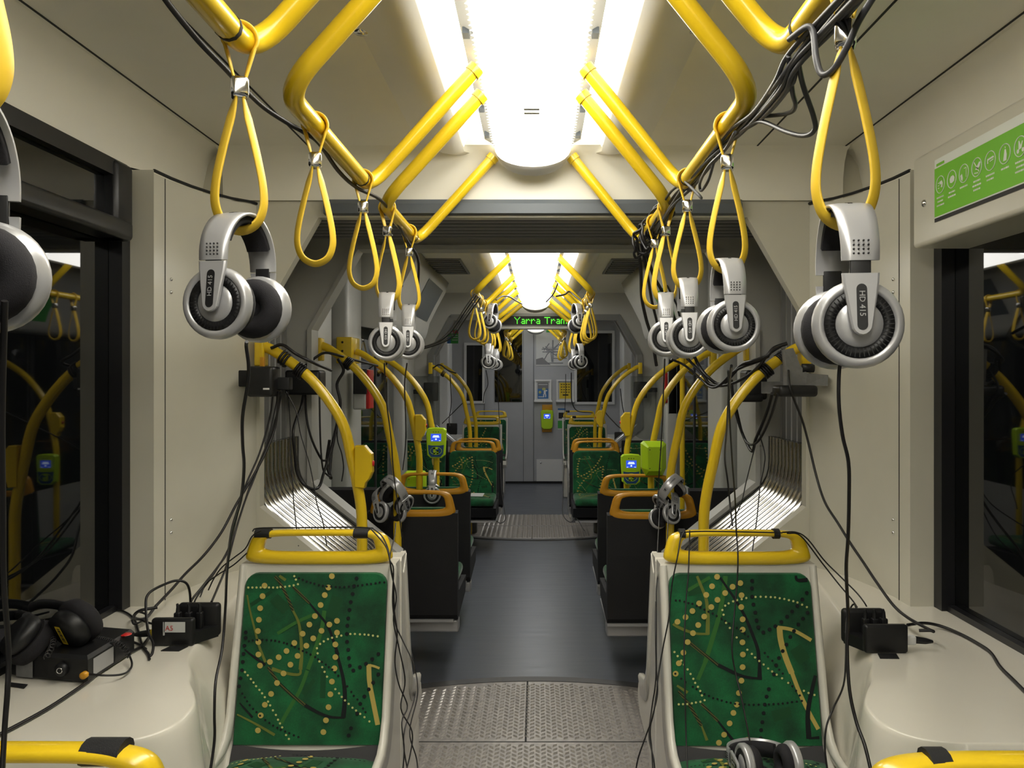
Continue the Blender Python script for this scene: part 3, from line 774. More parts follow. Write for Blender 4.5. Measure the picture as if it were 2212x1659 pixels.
# ================================================================== HEADPHONES
def make_headphones(gap, texts=True):
    t = thing('headphones', 'x', 'headphones', (0,0,0), 0, 'silver headphones')
    a, zc = .072, -.129-gap
    def path(off, n=28, zend=-.066):
        pts = []
        for k in range(n+1):
            an = PI*k/n; pts.append(((a+off)*math.cos(an), -.062+(.062+.012+off)*math.sin(an)))
        return [(a+off,zend)]+pts+[(-a-off,zend)]
    def strip(pi, po, w0, w1, mi=0):
        rings = []; N = len(pi)
        for i in range(N):
            f = abs(i-(N-1)/2)/((N-1)/2); w = w0+(w1-w0)*f
            (xi,zi),(xo,zo) = pi[i],po[i]; mx, mz = xo+(xo-xi)*.25, zo+(zo-zi)*.25
            rings.append([(xi,-w/2,zi),(xo,-w/2,zo),(mx,-w/4,mz),(mx,w/4,mz),(xo,w/2,zo),(xi,w/2,zi)])
        return MB().loft(rings, 0, True, True, True)
    hb = part('headband', strip(path(0), path(.0045), .050, .044), 'silver', t)
    pd = path(-.001)[5:-5]; pi = [(x*.86, (z+.062)*.86-.062) for x,z in pd]
    part('band_padding', strip(pi, pd, .038, .036), 'blackc', t)
    for s in (-1,1):
        # perforations near the band ends
        dt = MB()
        for i in range(4):
            for j in range(4): 
                zz = -.042-.0052*j; yy = -.0085+.0057*i
                dt.lathe([(.0001,.0004),(.0013,.0003),(.0013,-.001)], (s*(a+.0062),yy,zz), 'x', 6, sgn=s)
        part('perforation', dt, 'ink', hb)
        part('slider', MB().box((s*(a-.0005),-.0125,-.10-gap),(s*(a+.004),.0125,-.06),0,.0015), 'blackp', t)
        # arm plate, tapering to a rounded end over the cup
        pl = []
        z0, z1 = -.0675-gap, zc+.002
        w0, w1 = .022, .0125
        pl += [(-w0,z0),(w0,z0),(w0-.001,z0-.012)]
        for k in range(9):
            an = -PI*k/8; pl.append((w1*math.cos(an), z1-.004+w1*math.sin(an)))
        pl += [(-w0+.001,z0-.012)]
        am = MB(); n = len(pl)
        def ax(z, o): return s*(a+.0005+o+(z0-z)*.11)
        ins = [(y*.9,z) for y,z in pl]
        rings = [[(ax(z,0),y,z) for y,z in pl],[(ax(z,.0045),y,z) for y,z in pl],[(ax(z,.006),y*.88,z+(.0012 if z<zc else -.0006)) for y,z in pl]]
        am.loft(rings, 0, True, True, False)
        arm = part('arm', am, 'silver', t)
        # black name plate
        np_ = []
        zt, zb = zc+.042, zc-.002; r = .0062
        for k in range(9): np_.append((r*math.cos(PI*k/8), zt+r*math.sin(PI*k/8)))
        for k in range(9): np_.append((r*math.cos(PI+PI*k/8), zb+r*math.sin(PI+PI*k/8)))
        nm = MB(); nm.loft([[(ax(z,.0055),y,z) for y,z in np_],[(ax(z,.0067),y,z) for y,z in np_]], 0, True, True, False)
        pn = part('name_plate', nm, 'blackp', arm)
        if texts:
            tm = text_mb('HD 415', .0098, .0002)
            ang = math.atan(.11); fl_ = -1 if gap < .01 else 1
            T = Matrix.Translation((ax((zt+zb)/2+.004,.0071),0,(zt+zb)/2+.004))
            # text x axis runs down the arm, text normal points outward
            R = Matrix(((0,0,s),(0,s*fl_,0),(-fl_,0,0))).to_4x4()
            Rt = Matrix.Rotation(-s*ang, 4, 'Y')
            part('lettering', MB().merge(tm, T @ Rt @ R), 'silver', arm)
        cx = s*(a-.001)
        cp = MB(); cp.lathe([(.034,-.024),(.050,-.021),(.0545,-.014),(.0545,-.006),(.0535,-.002),(.050,.001),(.046,.0015),(.0425,.0005),(.0415,-.004),(.030,-.004),(.028,-.001),(.020,.001),(.0005,.0015)], (cx,0,zc), 'x', 36, sgn=s)
        cup = part('ear_cup', cp, 'silver', t)
        gr = MB(); gr.lathe([(.0285,-.0035),(.0285,-.0005),(.0415,.0005),(.0415,-.0035)], (cx,0,zc), 'x', 36, sgn=s)
        for k in range(44):
            an = 2*PI*k/44; c, q = math.cos(an), math.sin(an)
            gr.add([(cx+s*.0002,.030*c-.0006*q,zc+.030*q+.0006*c),(cx+s*.0002,.030*c+.0006*q,zc+.030*q-.0006*c),(cx+s*.0012,.0405*c+.0006*q,zc+.0405*q-.0006*c),(cx+s*.0012,.0405*c-.0006*q,zc+.0405*q+.0006*c)],[(0,1,2,3)],0)
        part('grille', gr, 'blackp', cup)
        ep = MB(); ep.lathe([(.012,-.028),(.020,-.040),(.030,-.0455),(.040,-.043),(.047,-.035),(.0485,-.028),(.047,-.021)], (cx,0,zc), 'x', 28, sgn=s)
        part('ear_pad', ep, 'blackc', t)
    lg = text_mb('SENNHEISER', .0092, .0002)
    # along the band width over the crown
    def bend(mb):
        out = MB(); 
        for (x,y,z) in mb.v:
            an = PI/2 + y/.074 ; out.v.append(((a+.0062+z)*math.cos(an), x*.62, -.062+(.062+.0182+z)*math.sin(an)))
        out.f = mb.f; out.m = mb.m; out.s = mb.s; return out
    # lettering runs along the arc, split on both flanks of the crown
    def bend2(mb, c):
        out = MB()
        for (x,y,z) in mb.v:
            an = c - x/.074; out.v.append(((a+.0060+z)*math.cos(an), y, -.062+(.062+.0180+z)*math.sin(an)))
        out.f = mb.f; out.m = mb.m; out.s = mb.s; return out
    part('lettering', bend2(lg, PI/2), 'ink', hb)
    em = MB()
    # boxed diagonal emblem
    def q(x0,y0,x1,y1,x2,y2,x3,y3): em.add([(x0,y0,0.0003),(x1,y1,0.0003),(x2,y2,0.0003),(x3,y3,0.0003)],[(0,1,2,3)],0)
    L, Hh, w = .008, .0062, .0011
    q(-L,-Hh,L,-Hh,L,-Hh+w,-L,-Hh+w); q(-L,Hh-w,L,Hh-w,L,Hh,-L,Hh); q(-L,-Hh,-L+w,-Hh,-L+w,Hh,-L,Hh); q(L-w,-Hh,L,-Hh,L,Hh,L-w,Hh)
    q(-L*.35,-Hh,L*.05,-Hh,L*.6,Hh,L*.0,Hh); q(-L*.7,Hh*.3,-L*.1,-Hh,.0,-Hh,L*.3,Hh)
    part('emblem', bend2(em, PI/2+.66), 'ink', hb)
    return t
def lowres_headphones():
    t = thing('headphones', 'x', 'headphones', (0,0,0), 0, 'silver headphones')
    return t
hp0 = make_headphones(.0); hp1 = make_headphones(.014)
HU = {0:False, 1:False}
def phones(kind, loc, rot, label, sc=.95):
    base = hp0 if kind == 0 else hp1
    rot = tuple(math.radians(r) for r in rot)
    if not HU[kind]:
        HU[kind] = True; o = base; o.location = loc; o.rotation_euler = rot; o['label'] = label
    else: o = dup(base, loc, rot, label)
    o.scale = (sc,sc,sc); return o
def hung(kind, sec, s, y, rz, label, dx=0, tx=0, sc=.92, ls=1.0):
    x = RAILX[(sec,s)]+dx
    return phones(kind, (x, y, ZR-.268*ls+.009), (tx,0,rz), label, sc)
hung(1,'near',-1,.69,-80,'silver headphones cut off by the left frame edge, nearest the camera', -.05, ls=1.03)
hung(0,'near',-1,1.205,-100,'silver headphones with black pads hanging before the left white pillar', ls=1.03)
hung(1,'near',-1,2.40,-84,'silver headphones in the left middle, larger of two hanging side by side')
hung(0,'near',-1,2.80,-84,'silver headphones in the left middle, smaller of two hanging side by side', .0)
hung(1,'near',1,1.0,-97,'largest silver headphones, hanging on the right before the white panel', ls=1.14)
hung(0,'near',1,1.62,-91,'silver headphones second along on the right, lettered arm facing the camera', ls=1.05)
hung(1,'near',1,2.05,-96,'silver headphones third along on the right with a black slider gap')
hung(0,'near',1,2.40,-97,'smallest and leftmost of four silver headphones hanging on the right')
hung(0,'mid',-1,6.02,-84,'distant silver headphones left of the cab door, largest there')
hung(0,'mid',-1,6.42,-88,'distant silver headphones left of the cab door, second there')
hung(0,'mid',-1,7.16,-88,'tiny distant silver headphones third in the left row')
strap('mid',-1,7.40,0,'tiny yellow strap left of the display carrying the last headphones there')
hung(0,'mid',1,6.02,-80,'distant silver headphones right of the map, largest there', -.01)
hung(0,'mid',1,6.34,-88,'distant silver headphones right of the map, second there', 0)
hung(0,'mid',-1,7.40,-90,'tiny distant silver headphones fourth in the left row')
hung(0,'mid',1,7.18,-90,'tiny distant silver headphones last in the right row')
# headphones hooked sideways over the rail legs
phones(0, (-.262,5.56,1.925), (0,12,78), 'silver headphones slung sideways over a rail leg, left middle', .95)
phones(0, (.292,5.56,1.925), (0,-12,-78), 'silver headphones slung sideways over a rail leg, right middle', .95)

# ================================================================== CURVED POLES
def pole(s, yb, xb, xv, zb, zbot, label, button=None, bracket='post', br_z=None):
    t = thing('grab_pole', label, 'pole', (sx(s,xv),yb,zbot), 0, 'curved yellow grab poles')
    A = Vector((sx(s,xb),yb,zb)); 
    pts = [A]
    zc = zb-.50
    pts = [(sx(s,xb-.012),yb,zb),(sx(s,xb-.07),yb,zb-.028),(sx(s,xb-(xb-xv)*.52),yb,zb-.125),(sx(s,xv+(xb-xv)*.20),yb,zb-.27),(sx(s,xv+.035),yb,zb-.42),(sx(s,xv+.004),yb,zb-.58),(sx(s,xv),yb,zb-.72),(sx(s,xv),yb,zb-.9),(sx(s,xv),yb,zbot)]
    part('tube', MB().tube(crom(pts,6), .019, 14), 'yellow', t)
    if bracket == 'post':
        b = MB(); b.box((sx(s,xb-.028),yb-.025,zb-.075),(sx(s,xb+.006),yb+.035,zb+.03),0,.006)
        part('bracket', b, 'yellow', t)
    if bracket == 'block':
        b = MB(); b.box((sx(s,xb-.005),yb-.07,zb-.07),(sx(s,xb+.085),yb+.14,zb+.08),0,.006)
        for dz in (-.05,.0,.05): b.lathe([(.001,.004),(.005,.003),(.007,0)], (sx(s,xb+.05),yb-.07,zb+dz), 'y', 8, 1, sgn=-1)
        part('bracket', b, ['yellow','ink'], t)
    if button:
        z = button
        pf = [(-.022,.075),(.012,.075),(.026,.058),(.038,.045),(.040,-.02),(.030,-.045),(.016,-.06),(.012,-.078),(-.022,-.075)]
        b = MB(); d = -s
        b.loft([[(sx(s,xv)+d*x*.92,yb-.024,z+q*.95) for x,q in pf],[(sx(s,xv)+d*x,yb-.016,z+q) for x,q in pf],[(sx(s,xv)+d*x,yb+.02,z+q) for x,q in pf]],0,True,True,False)
        part('stop_button_box', b, 'yellow', t)
        part('button', MB().lathe([(.001,.006),(.009,.005),(.011,0)], (sx(s,xv)+d*.039,yb,z+.01), 'x', 12, sgn=d), 'red', t)
    return t
for s in (-1,1):
    n = SD[s]; L = s < 0
    pole(s, 3.0, .99, .615, 1.565, .10, 'curved yellow pole nearest the camera on the %s, rising behind the green seat' % n, 1.13 if L else None)
    pole(s, 3.82, .995, .625, 1.60, .01, 'curved yellow pole second from the camera on the %s, headphones wrapped round it' % n)
    pole(s, 4.82, 1.045, .665 if L else .675, 1.60, .01, ('curved yellow pole with a block bracket on the left pillar' if L else 'curved yellow pole running down into the lime ticket box'), 1.16 if L else None, 'block' if L else 'post')
    pole(s, 5.35, .99, .63 if L else .59, 1.575, .01, ('curved yellow pole on the left holding the lime card reader' if L else 'curved yellow pole on the right holding the lime card reader'), None if L else 1.15)
    pole(s, 7.66, .975, .60 if L else .595, 1.555, .01, 'farther curved yellow pole at the far portal on the %s, first one' % n, None if L else 1.07)
    pole(s, 8.55, .97, .61, 1.565, .01, 'distant curved yellow pole behind the far gangway on the %s' % n)
for px, Y, s, lb in ((1474,5.3,1,'straight yellow pole by the right door, full height'),):
    x = P(px,0,Y)[0]; z1 = 2.2 if s > 0 else 1.6
    x = x
    t = thing('door_pole', lb, 'pole', (x,Y,.0))
    part('tube', MB().tube([(x,Y,.0),(x,Y,1.62 if s>0 else 1.25)], .016, 12), 'yellow', t)
    part('elbow', MB().tube(crom([(x,Y,1.60 if s>0 else 1.24),(x+s*.02,Y,1.66 if s>0 else 1.30),(x+s*.09,Y,1.70 if s>0 else 1.33),(x+s*.20,Y,1.71 if s>0 else 1.33)],5), .016, 12), 'yellow', t)
# ================================================================== MOQUETTE PATTERN (crops measured on the two near backrests)
def A_(k,x,y): return ((480 if k=='L' else 1400)+x/5.027, 1120+y/5.027)
def B_(k,x,y): return ((480 if k=='L' else 1400)+x/5.027, 1329+y/5.027)
PAT = {}
PAT['L'] = dict(
 big_y=([(525,600),(462,728),(440,842),(414,972),(400,1098),(390,1220),(395,1340),(395,1475),(412,1595),(520,1555),(615,1505),(700,1437),(785,1350),(875,1250),(948,1150),(1008,1058),(1070,938),(1115,830),(1155,748),(1192,625),(915,1380),(990,1300),(1080,1218),(1165,1150),(1248,1110),(1248,1238),(1230,1366),(1230,1503),(1220,1625),(820,1490),(743,1585)],
        [(668,630),(597,733),(533,852),(465,970),(420,1085),(390,1248),(1193,718),(1176,856),(1156,996),(1128,1138),(1100,1266)]),
 sm_c=([(285+45*k,748) for k in range(8)]+[(635,742),(685,740),(732,732),(778,724),(824,712),(802,662),(785,625),(772,577),(1295,1270),(1393,1252),(1442,1252),(1497,1256),(1547,1258),(1590,1262),(1638,1270),(1690,1277),(1740,1293),(1246,1282),(1195,1293),(1150,1308),(1105,1332),(1065,1360),(1030,1407),(1038,1462),(1057,1550),(1088,1612)],
       [(1113,612),(1140,665),(1230,800),(1270,845),(1300,884),(1335,922),(1375,960),(1416,1002),(1455,1032),(1500,1068),(1546,1104),(1600,1150),(190,550),(250,615),(280,650),(313,690),(342,728),(370,768),(406,808),(435,845),(465,887),(500,935),(523,976),(553,1030),(585,1080),(608,1132),(630,1172),(653,1215),(695,1298),(726,1340)]),
 sm_k=([(680,555),(716,577),(755,598),(790,630),(835,648),(877,665),(920,684),(962,697),(1003,706),(1052,722),(1096,730),(1136,738),(1185,740),(1235,742),(1278,744),(1328,742),(1377,739),(1475,729),(1523,722),(1574,714),(1617,709),(1667,702),(1712,694),(1762,692),(292,1330),(335,1322),(383,1318),(438,1316),(485,1318),(535,1322),(577,1326),(621,1336),(672,1348),(706,1358),(755,1378),(792,1394),(835,1413),(877,1437),(918,1453),(961,1474),(1011,1502),(1043,1528),(1085,1556),(1127,1585),(1160,1612)],
       [(1197,587),(1230,620),(1262,655),(1360,770),(1403,830),(1430,872),(1470,913),(1530,1010),(1558,1050),(220,848),(247,890),(272,932),(300,974),(337,1016),(375,1050),(470,1137),(515,1166),(555,1196),(600,1220),(640,1240),(685,1260),(730,1278),(780,1302),(830,1320),(413,1088)]),
 big_k=([(1490,572),(1460,650),(1433,733),(1418,818),(1398,906),(1384,992),(1370,1083),(1360,1162),(1355,1252),(1358,1337),(1370,1424),(1377,1513),(1387,1597),(1755,1417),(1697,1470),(1630,1526),(1563,1575),(1497,1613)],
        [(1425,598),(1697,640),(1640,730),(1593,803),(1545,880),(1500,960),(1467,1065),(1400,1225),(1375,1302),(258,185),(257,245),(243,330),(233,418),(225,505),(217,595),(200,683),(185,770),(170,860),(160,950),(140,1030)]),
 strokes=[('o','A',[(272,830),(300,990),(350,1190),(400,1380),(470,1560)],30),('o','A',[(510,545),(560,580),(690,670)],32),('h','A',[(560,610),(640,720),(720,880),(770,1000)],30),
  ('o','A',[(770,1000),(830,1130),(855,1300),(862,1480),(850,1640)],42),('o','B',[(850,560),(838,640),(700,630),(540,580)],40),
  ('f','A',[(1110,1000),(1080,1200),(1010,1420),(930,1640)],45),('f','B',[(925,600),(850,800),(760,960),(640,1170)],40),('f','A',[(1000,1040),(800,1130),(600,1250)],36),
  ('k','A',[(950,920),(1050,1040),(1150,1170),(1210,1330),(1260,1480)],34),('k','B',[(1235,380),(1300,620),(1330,800),(1330,960),(1315,1110)],54),('k','B',[(1330,1110),(1180,1105),(1050,1060),(900,975)],40),
  ('h','A',[(770,740),(950,920)],28),('h','B',[(620,740),(760,870),(900,975)],34),('h','B',[(500,560),(600,720)],34),
  ('k','B',[(245,370),(330,440),(470,540)],30),('k','B',[(190,950),(330,1110)],26),('y','B',[(1592,530),(1600,720),(1632,900),(1690,1190)],52),('y','B',[(1575,545),(1640,550),(1745,590)],26),
  ('o','B',[(120,1055),(250,1120),(400,1200),(570,1300)],30),('d','B',[(1000,700),(880,860)],40),('d','A',[(560,860),(700,1000)],120),('d','A',[(1250,850),(1180,1080)],120),('d','B',[(1100,560),(1090,900)],60),('d','A',[(310,940),(540,790)],40)])
PAT['R'] = dict(
 big_y=([(748,632),(693,735),(630,828),(553,920),(480,1003),(406,1070),(318,1120),(225,1160),(1000,700),(916,740),(835,808),(752,882),(685,960),(608,1063),(543,1155),(1013,832),(1010,960),(1025,1093),(1025,1205),(486,1243),(428,1340),(382,1455),(333,1570),(1023,1343),(1028,1475),(1025,1612)],
        [(298,633),(286,798),(1012,708),(985,842),(962,968),(925,1058),(884,1172),(824,1295),(768,1382),(1075,1350),(998,1390)]),
 sm_c=([(1065,862),(1165,850),(1220,848),(1277,849),(1330,852),(1377,855),(1428,864),(1477,872),(1527,885),(1575,896),(1620,910),(1670,934),(1722,960),(1015,875),(965,884),(922,898),(873,920),(835,945),(805,992),(818,1043),(845,1132),(886,1187),(960,1290),(1076,1423),(1125,1468),(1160,1507),(1205,1545),(1253,1583),(1302,1626),(250,1412),(285,1448),(320,1492),(360,1540),(388,1585),(428,1636)],
       [(1345,608),(1395,643),(1453,682),(1520,732),(1690,818),(1740,842),(1804,863),(1853,888),(460,635),(490,688),(510,732),(540,775),(565,820),(583,868),(612,920),(567,937),(518,945),(474,953),(424,962),(378,963),(332,965),(282,960)]),
 sm_k=([(255,886),(300,888),(343,890),(392,902),(437,917),(480,926),(527,948),(568,967),(610,988),(655,1010),(700,1030),(743,1056),(795,1084),(835,1112),(878,1138),(962,1188),(1008,1215),(1048,1248),(1085,1280),(1265,1458),(1300,1500),(1348,1543),(1422,1640)],
       [(1460,632),(1535,730),(1565,768),(1605,818),(1645,868),(1668,928),(358,687),(405,724),(485,775),(525,800),(570,833),(612,855),(660,873),(706,898),(752,908),(798,924),(850,940),(896,948),(943,960),(990,964),(1048,965),(1094,970),(1145,970),(1198,968),(1310,966),(1360,962),(1412,960),(1460,956),(1512,950),(1560,940),(1613,936),(295,633)]),
 big_k=([(1128,676),(1126,757),(1128,848),(1142,932),(1163,1020),(1177,1105),(1195,1180),(1250,1235),(1318,1203),(1380,1168),(1445,1123),(1508,1065),(1562,1008),(1620,948),(1673,880),(1722,807),(1755,742),(1770,960),(1730,1022),(1680,1087),(1630,1150),(1582,1220),(1543,1285),(1500,1368),(1460,1438),(1420,1513),(1388,1592)],
        [(1365,640),(1310,800),(1285,882),(1265,968),(1253,1060),(1240,1158),(1226,1245),(1222,1333),(1216,1410)]),
 strokes=[('y','A',[(1425,1170),(1440,1320),(1490,1500),(1560,1680)],62),('y','B',[(1560,620),(1640,830),(1740,1040),(1905,1340)],44),('y','A',[(1405,1180),(1580,1215),(1810,1345)],38),
  ('k','A',[(750,590),(850,740),(960,900),(1050,1060),(1130,1250),(1190,1420),(1205,1560)],40),('k','B',[(1210,490),(1210,690)],52),('k','B',[(1235,690),(1100,675),(980,645),(760,540)],40),
  ('h','B',[(450,300),(760,540)],34),('o','A',[(512,580),(570,720),(630,880),(648,1060),(645,1260)],46),('o','A',[(660,1255),(500,1245),(330,1180),(225,1100)],40),
  ('f','A',[(845,590),(820,800),(770,1060),(700,1300),(620,1560)],50),('f','B',[(625,500),(540,700)],42),('f','A',[(720,610),(430,780)],36),
  ('k','B',[(1845,560),(1790,760),(1735,1050),(1745,1340)],58),('k','B',[(1745,1335),(1880,1325)],36),('k','A',[(1600,610),(1622,668),(1730,665)],44),
  ('h','B',[(580,960),(760,1150)],30),('k','B',[(760,1150),(960,1405)],34),('o','B',[(255,725),(430,840)],32),('h','B',[(440,960),(580,1200)],34),('o','B',[(580,1200),(640,1360)],32),('h','B',[(330,820),(440,960)],30),
  ('d','A',[(1600,1400),(1700,1550)],140),('d','A',[(430,800),(600,760)],90),('d','B',[(1350,1100),(1550,1050)],120)])
PM = {'y':1,'c':2,'k':3,'o':4,'h':5,'f':6,'d':7}
MQ = ['mq','mq_y','mq_c','mq_k','mq_o','mq_h','mq_f','mq_d']
def pattern(key, place, keep, detail=1.0):
    """list of flat shapes; place(px,py)->3D point on the cushion, keep(px,py)->bool; later layers sit a hair further out"""
    mb = MB(); p = PAT[key]
    def pt(ab,x,y): return A_(key,x,y) if ab=='A' else B_(key,x,y)
    def disc(c, r, mi, lay):
        if not keep(*c): return
        n = 12 if r > 3 else 8
        q = [place(c[0]+r*math.cos(2*PI*k/n), c[1]+r*math.sin(2*PI*k/n), lay) for k in range(n)]
        mb.add(q, [tuple(range(n))], mi)
    lay = 0
    for order in ('d','f','o','h','y','k'):
        for kind, ab, pts, w in p['strokes']:
            if kind != order: continue
            lay += 1
            path = [pt(ab,*q) for q in pts]
            path = [(v.x,v.y) for v in crom([(a,b,0) for a,b in path], 6)]
            w2 = w/5.027/2; L = []; R = []
            N = len(path)
            for i,(x,y) in enumerate(path):
                a = path[max(i-1,0)]; b = path[min(i+1,N-1)]
                dx, dy = b[0]-a[0], b[1]-a[1]; l = math.hypot(dx,dy) or 1
                ww = w2*(.55+.45*i/(N-1)) if kind in 'ko' else w2
                L.append((x-dy/l*ww, y+dx/l*ww)); R.append((x+dy/l*ww, y-dx/l*ww))
            for i in range(N-1):
                if keep(*path[i]) and keep(*path[i+1]):
                    mb.add([place(*L[i],lay),place(*L[i+1],lay),place(*R[i+1],lay),place(*R[i],lay)], [(0,1,2,3)], PM[kind])
    for nm, r, mi, lay in (('big_k',4.3,3,40),('big_y',6.3,1,42),('sm_k',2.6,3,44),('sm_c',2.5,2,46)):
        for ab, lst in zip('AB', p[nm]):
            for q in lst: disc(pt(ab,*q), r, mi, lay)
    return mb
QUAD = {'L':(535,838,1228,1600),'R':(1443,1765,1238,1608)}

# ================================================================== WHITE BOGIE SEATS
SW = .423
def rrect(w, z0, z1, r, n=5, wb=None):
    pts = []
    wb = wb or w
    for cx, cz, a0 in ((w/2-r,z1-r,0),(-w/2+r,z1-r,90)):
        for k in range(n+1): 
            t = math.radians(a0+90*k/n); pts.append((cx+r*math.cos(t), cz+r*math.sin(t)))
    pts += [(-wb/2,z0),(wb/2,z0)]
    return pts
def yf(z): return -.024-(.94-z)*.24      # front face of the reclined backrest (local y)
def handle_mb(w0, w1, z0, z1, bar, thick, y, lean=0.0):
    n = 64; out = []; inn = []
    def shape(wb, wt, za, zb, r, k):
        # superelliptic trapezoid sampled by angle
        t = 2*PI*k/n; c, s_ = math.cos(t), math.sin(t); e = .40
        u = math.copysign(abs(c)**e, c); v = math.copysign(abs(s_)**e, s_)
        z = (za+zb)/2+(zb-za)/2*v; f = (z-za)/(zb-za); w = wb+(wt-wb)*f
        return (u*w/2, z)
    mb = MB(); rings = []
    for k in range(n+1):
        o = shape(w0, w1, z0, z1, 0, k % n); i = shape(w0-.105, w1-.075, z0+bar*1.55, z1-bar*.72, 0, k % n)
        mx, mz = (o[0]+i[0])/2, (o[1]+i[1])/2; hx, hz = (o[0]-i[0])/2, (o[1]-i[1])/2
        ring = []
        for q in range(10):
            a = 2*PI*q/10; ca, sa = math.cos(a), math.sin(a)
            ca = math.copysign(abs(ca)**.6, ca); sa = math.copysign(abs(sa)**.75, sa)
            z = mz+hz*ca
            ring.append((mx+hx*ca, y(z)+thick/2*sa, z))
        rings.append(ring)
    mb.loft(rings, 0, True, False, True); return mb
def bogie_seat(label, loc, rz, key, tapes, side, wing=True, base=True, handle=True, depth=.50):
    t = thing('bench_seat', label, 'seat', loc, rz, 'green patterned seats')
    w = SW; h = w/2
    sh = MB()
    # reclined shell: front plane and vertical back, as a prism across x
    prof = [(yf(.94)+.004,.94),(yf(.72)+.004,.72),(yf(.50)+.004,.50),(yf(.46)-.03,.455),(-depth,.445),(-depth-.02,.40),(-depth+.04,.36),(-.10,.34),(.055,.34),(.055,.93),(.045,.94)]
    sh.prism(prof, 'x', -h, h, 0)
    # raised side rims
    for s in (-1,1):
        rim = [(s*(h-.019),0),(s*h,0)]
        zz = [.94,.85,.75,.65,.57,.51,.475,.46,.455]
        yy = [yf(.94),yf(.85)-.004,yf(.75)-.008,yf(.65)-.012,yf(.57)-.016,yf(.51)-.035,-.20,-.20-(depth-.21)*.4,-depth+.01]
        zz2 = [.94,.85,.75,.65,.57,.525,.505,.495,.475]
        rings = []
        for y,z,z2 in zip(yy,zz,zz2):
            rings.append([(s*(h-.018),y+.02,z2-.01),(s*(h-.016),y-.012,z2),(s*(h-.004),y-.014,z2),(s*(h+.002),y-.002,z2-.004),(s*(h+.002),y+.05,z2-.05)])
        sh.loft(rings, 0, True, True, True)
    shell = part('seat_shell', sh, 'shell', t, world=False)
    if base:
        bs = MB(); bs.box((-h+.001,-depth+.02,0),(h-.03,.05,.36),0,.02)
        part('pedestal', bs, 'shell', t, world=False)
    # cushions
    cw, z0, z1 = w-.040, .497, .918
    pts = rrect(cw, z0, z1, .032)
    dish = lambda x: -.010*(1-(2*x/cw)**2)*0
    b = MB()
    def rg(o, sc, dz=0): return [(x*sc, yf(z)-o, z) for x,z in pts]
    # front grid: slightly padded
    rings = [[(x,yf(z)+.006,z) for x,z in pts],[(x,yf(z)-.009,z) for x,z in pts],[(x*.985,yf(z)-.012,z0+(z-z0)*.995+.001) for x,z in pts]]
    b.loft(rings, 0, True, True, False)
    # map the measured pattern onto the front face
    q = QUAD[key]; loc0 = Vector(loc)
    def place(px, py, lay):
        u = (px-q[0])/(q[1]-q[0]); v = (py-q[2])/(q[3]-q[2])
        # perspective-correct along the reclined face
        x, z = (u-.5)*cw*.985, z1-v*(z1-z0)
        return (x, yf(z)-.0124-lay*.000035, z)
    if key == 'L' or key == 'R':
        Rm = Matrix.Rotation(-rz,3,'Z')
        def place_exact(px, py, lay):
            # ray from the photo's viewpoint to the face plane y = yf(z) - .0124 (local)
            o = Vector((CX,0,H)); d = Vector(((px-VX)/F, 1, -(py-VY)/F))
            # local: p = Rm (o + t d - loc)
            o2 = Rm @ (o-loc0); d2 = Rm @ d
            # y = -.024-(.94-z)*.24-.0124
            tt = (-.0364-.2256+.24*o2.z-o2.y)/(d2.y-.24*d2.z)
            p = o2+d2*tt; return (p.x, p.y-lay*.000035, p.z)
    exact = rz == 0 and loc[1] < 4
    pl = place_exact if exact else place
    def keep(px, py):
        x,_,z = pl(px,py,0)
        if abs(x) > cw/2-.006 or z < z0+.004 or z > z1-.004: return False
        if abs(x) > cw/2-.032 and z > z1-.032 and math.hypot(abs(x)-(cw/2-.032), z-(z1-.032)) > .029: return False
        return True
    b.merge(pattern(key, pl, keep))
    part('back_cushion', b, MQ, t, world=False)
    # sagging dark band between back and seat cushion
    g = MB(); g.loft([[(x,yf(.50)-.010-.012*(1-(2*x/cw)**2),.500-.012*(1-(2*x/cw)**2)) for x in [cw*(-.5+k/12) for k in range(13)]],[(x,yf(.46)-.028,.458) for x in [cw*(-.5+k/12) for k in range(13)]]],0,False,False)
    part('gusset', g, 'gusset', t, world=False)
    c = MB(); n = 12; rows = []
    for k in range(15):
        y = -.155-(depth-.165)*k/14; rows.append([(cw*.98*(-.5+j/n), y, .463+.030*math.sin(PI*min(1,max(0,j/n)))**.5*min(1,(k+1)/3)*min(1,(15-k)/3)) for j in range(n+1)])
    c.loft(rows, 0, False, False)
    def place_c(px, py, lay):
        u = (px-q[0])/(q[1]-q[0]); v = (py-q[2])/(q[3]-q[2])
        x = (u-.5)*cw*.95; y = -.17-(depth-.2)*v
        j = (x/(cw*.98)+.5); zz = .463+.030*math.sin(PI*min(1,max(0,j)))**.5
        return (x, y, zz+.0012+lay*.00004)
    c.merge(pattern(key, place_c, lambda a,b_: q[0]+8<a<q[1]-8 and q[2]+30<b_<q[3]-8))
    part('seat_cushion', c, MQ, t, world=False)
    if handle:
        hm = part('handle', handle_mb(w-.004, w-.06, .937, 1.030, .0225, .040, lambda z: -.012-(.94-z)*.12), 'yellow', t, world=False)
        for (xa, xb) in tapes:
            tp = MB(); tp.tube([(xa,-.006,1.0205),(xb,-.006,1.0205)], .0215, 12)
            tp.v = [(x,y,1.0205+(z-1.0205)*.66) for x,y,z in tp.v]
            part('tape', tp, 'tape', t, 'black cloth tape round the handle', world=False)
    return t
NLX, NRX = -.5675, .568
sl = bogie_seat('near left green patterned seat facing the camera, yellow handle with two tape bands', (NLX,2.30,0), 0, 'L', [(-.175,-.135),(.095,.135)], 1)
sr = bogie_seat('near right green patterned seat facing the camera, headphones lying on its cushion', (.5775,2.295,0), 0, 'R', [(-.158,-.142),(.10,.116)], -1)
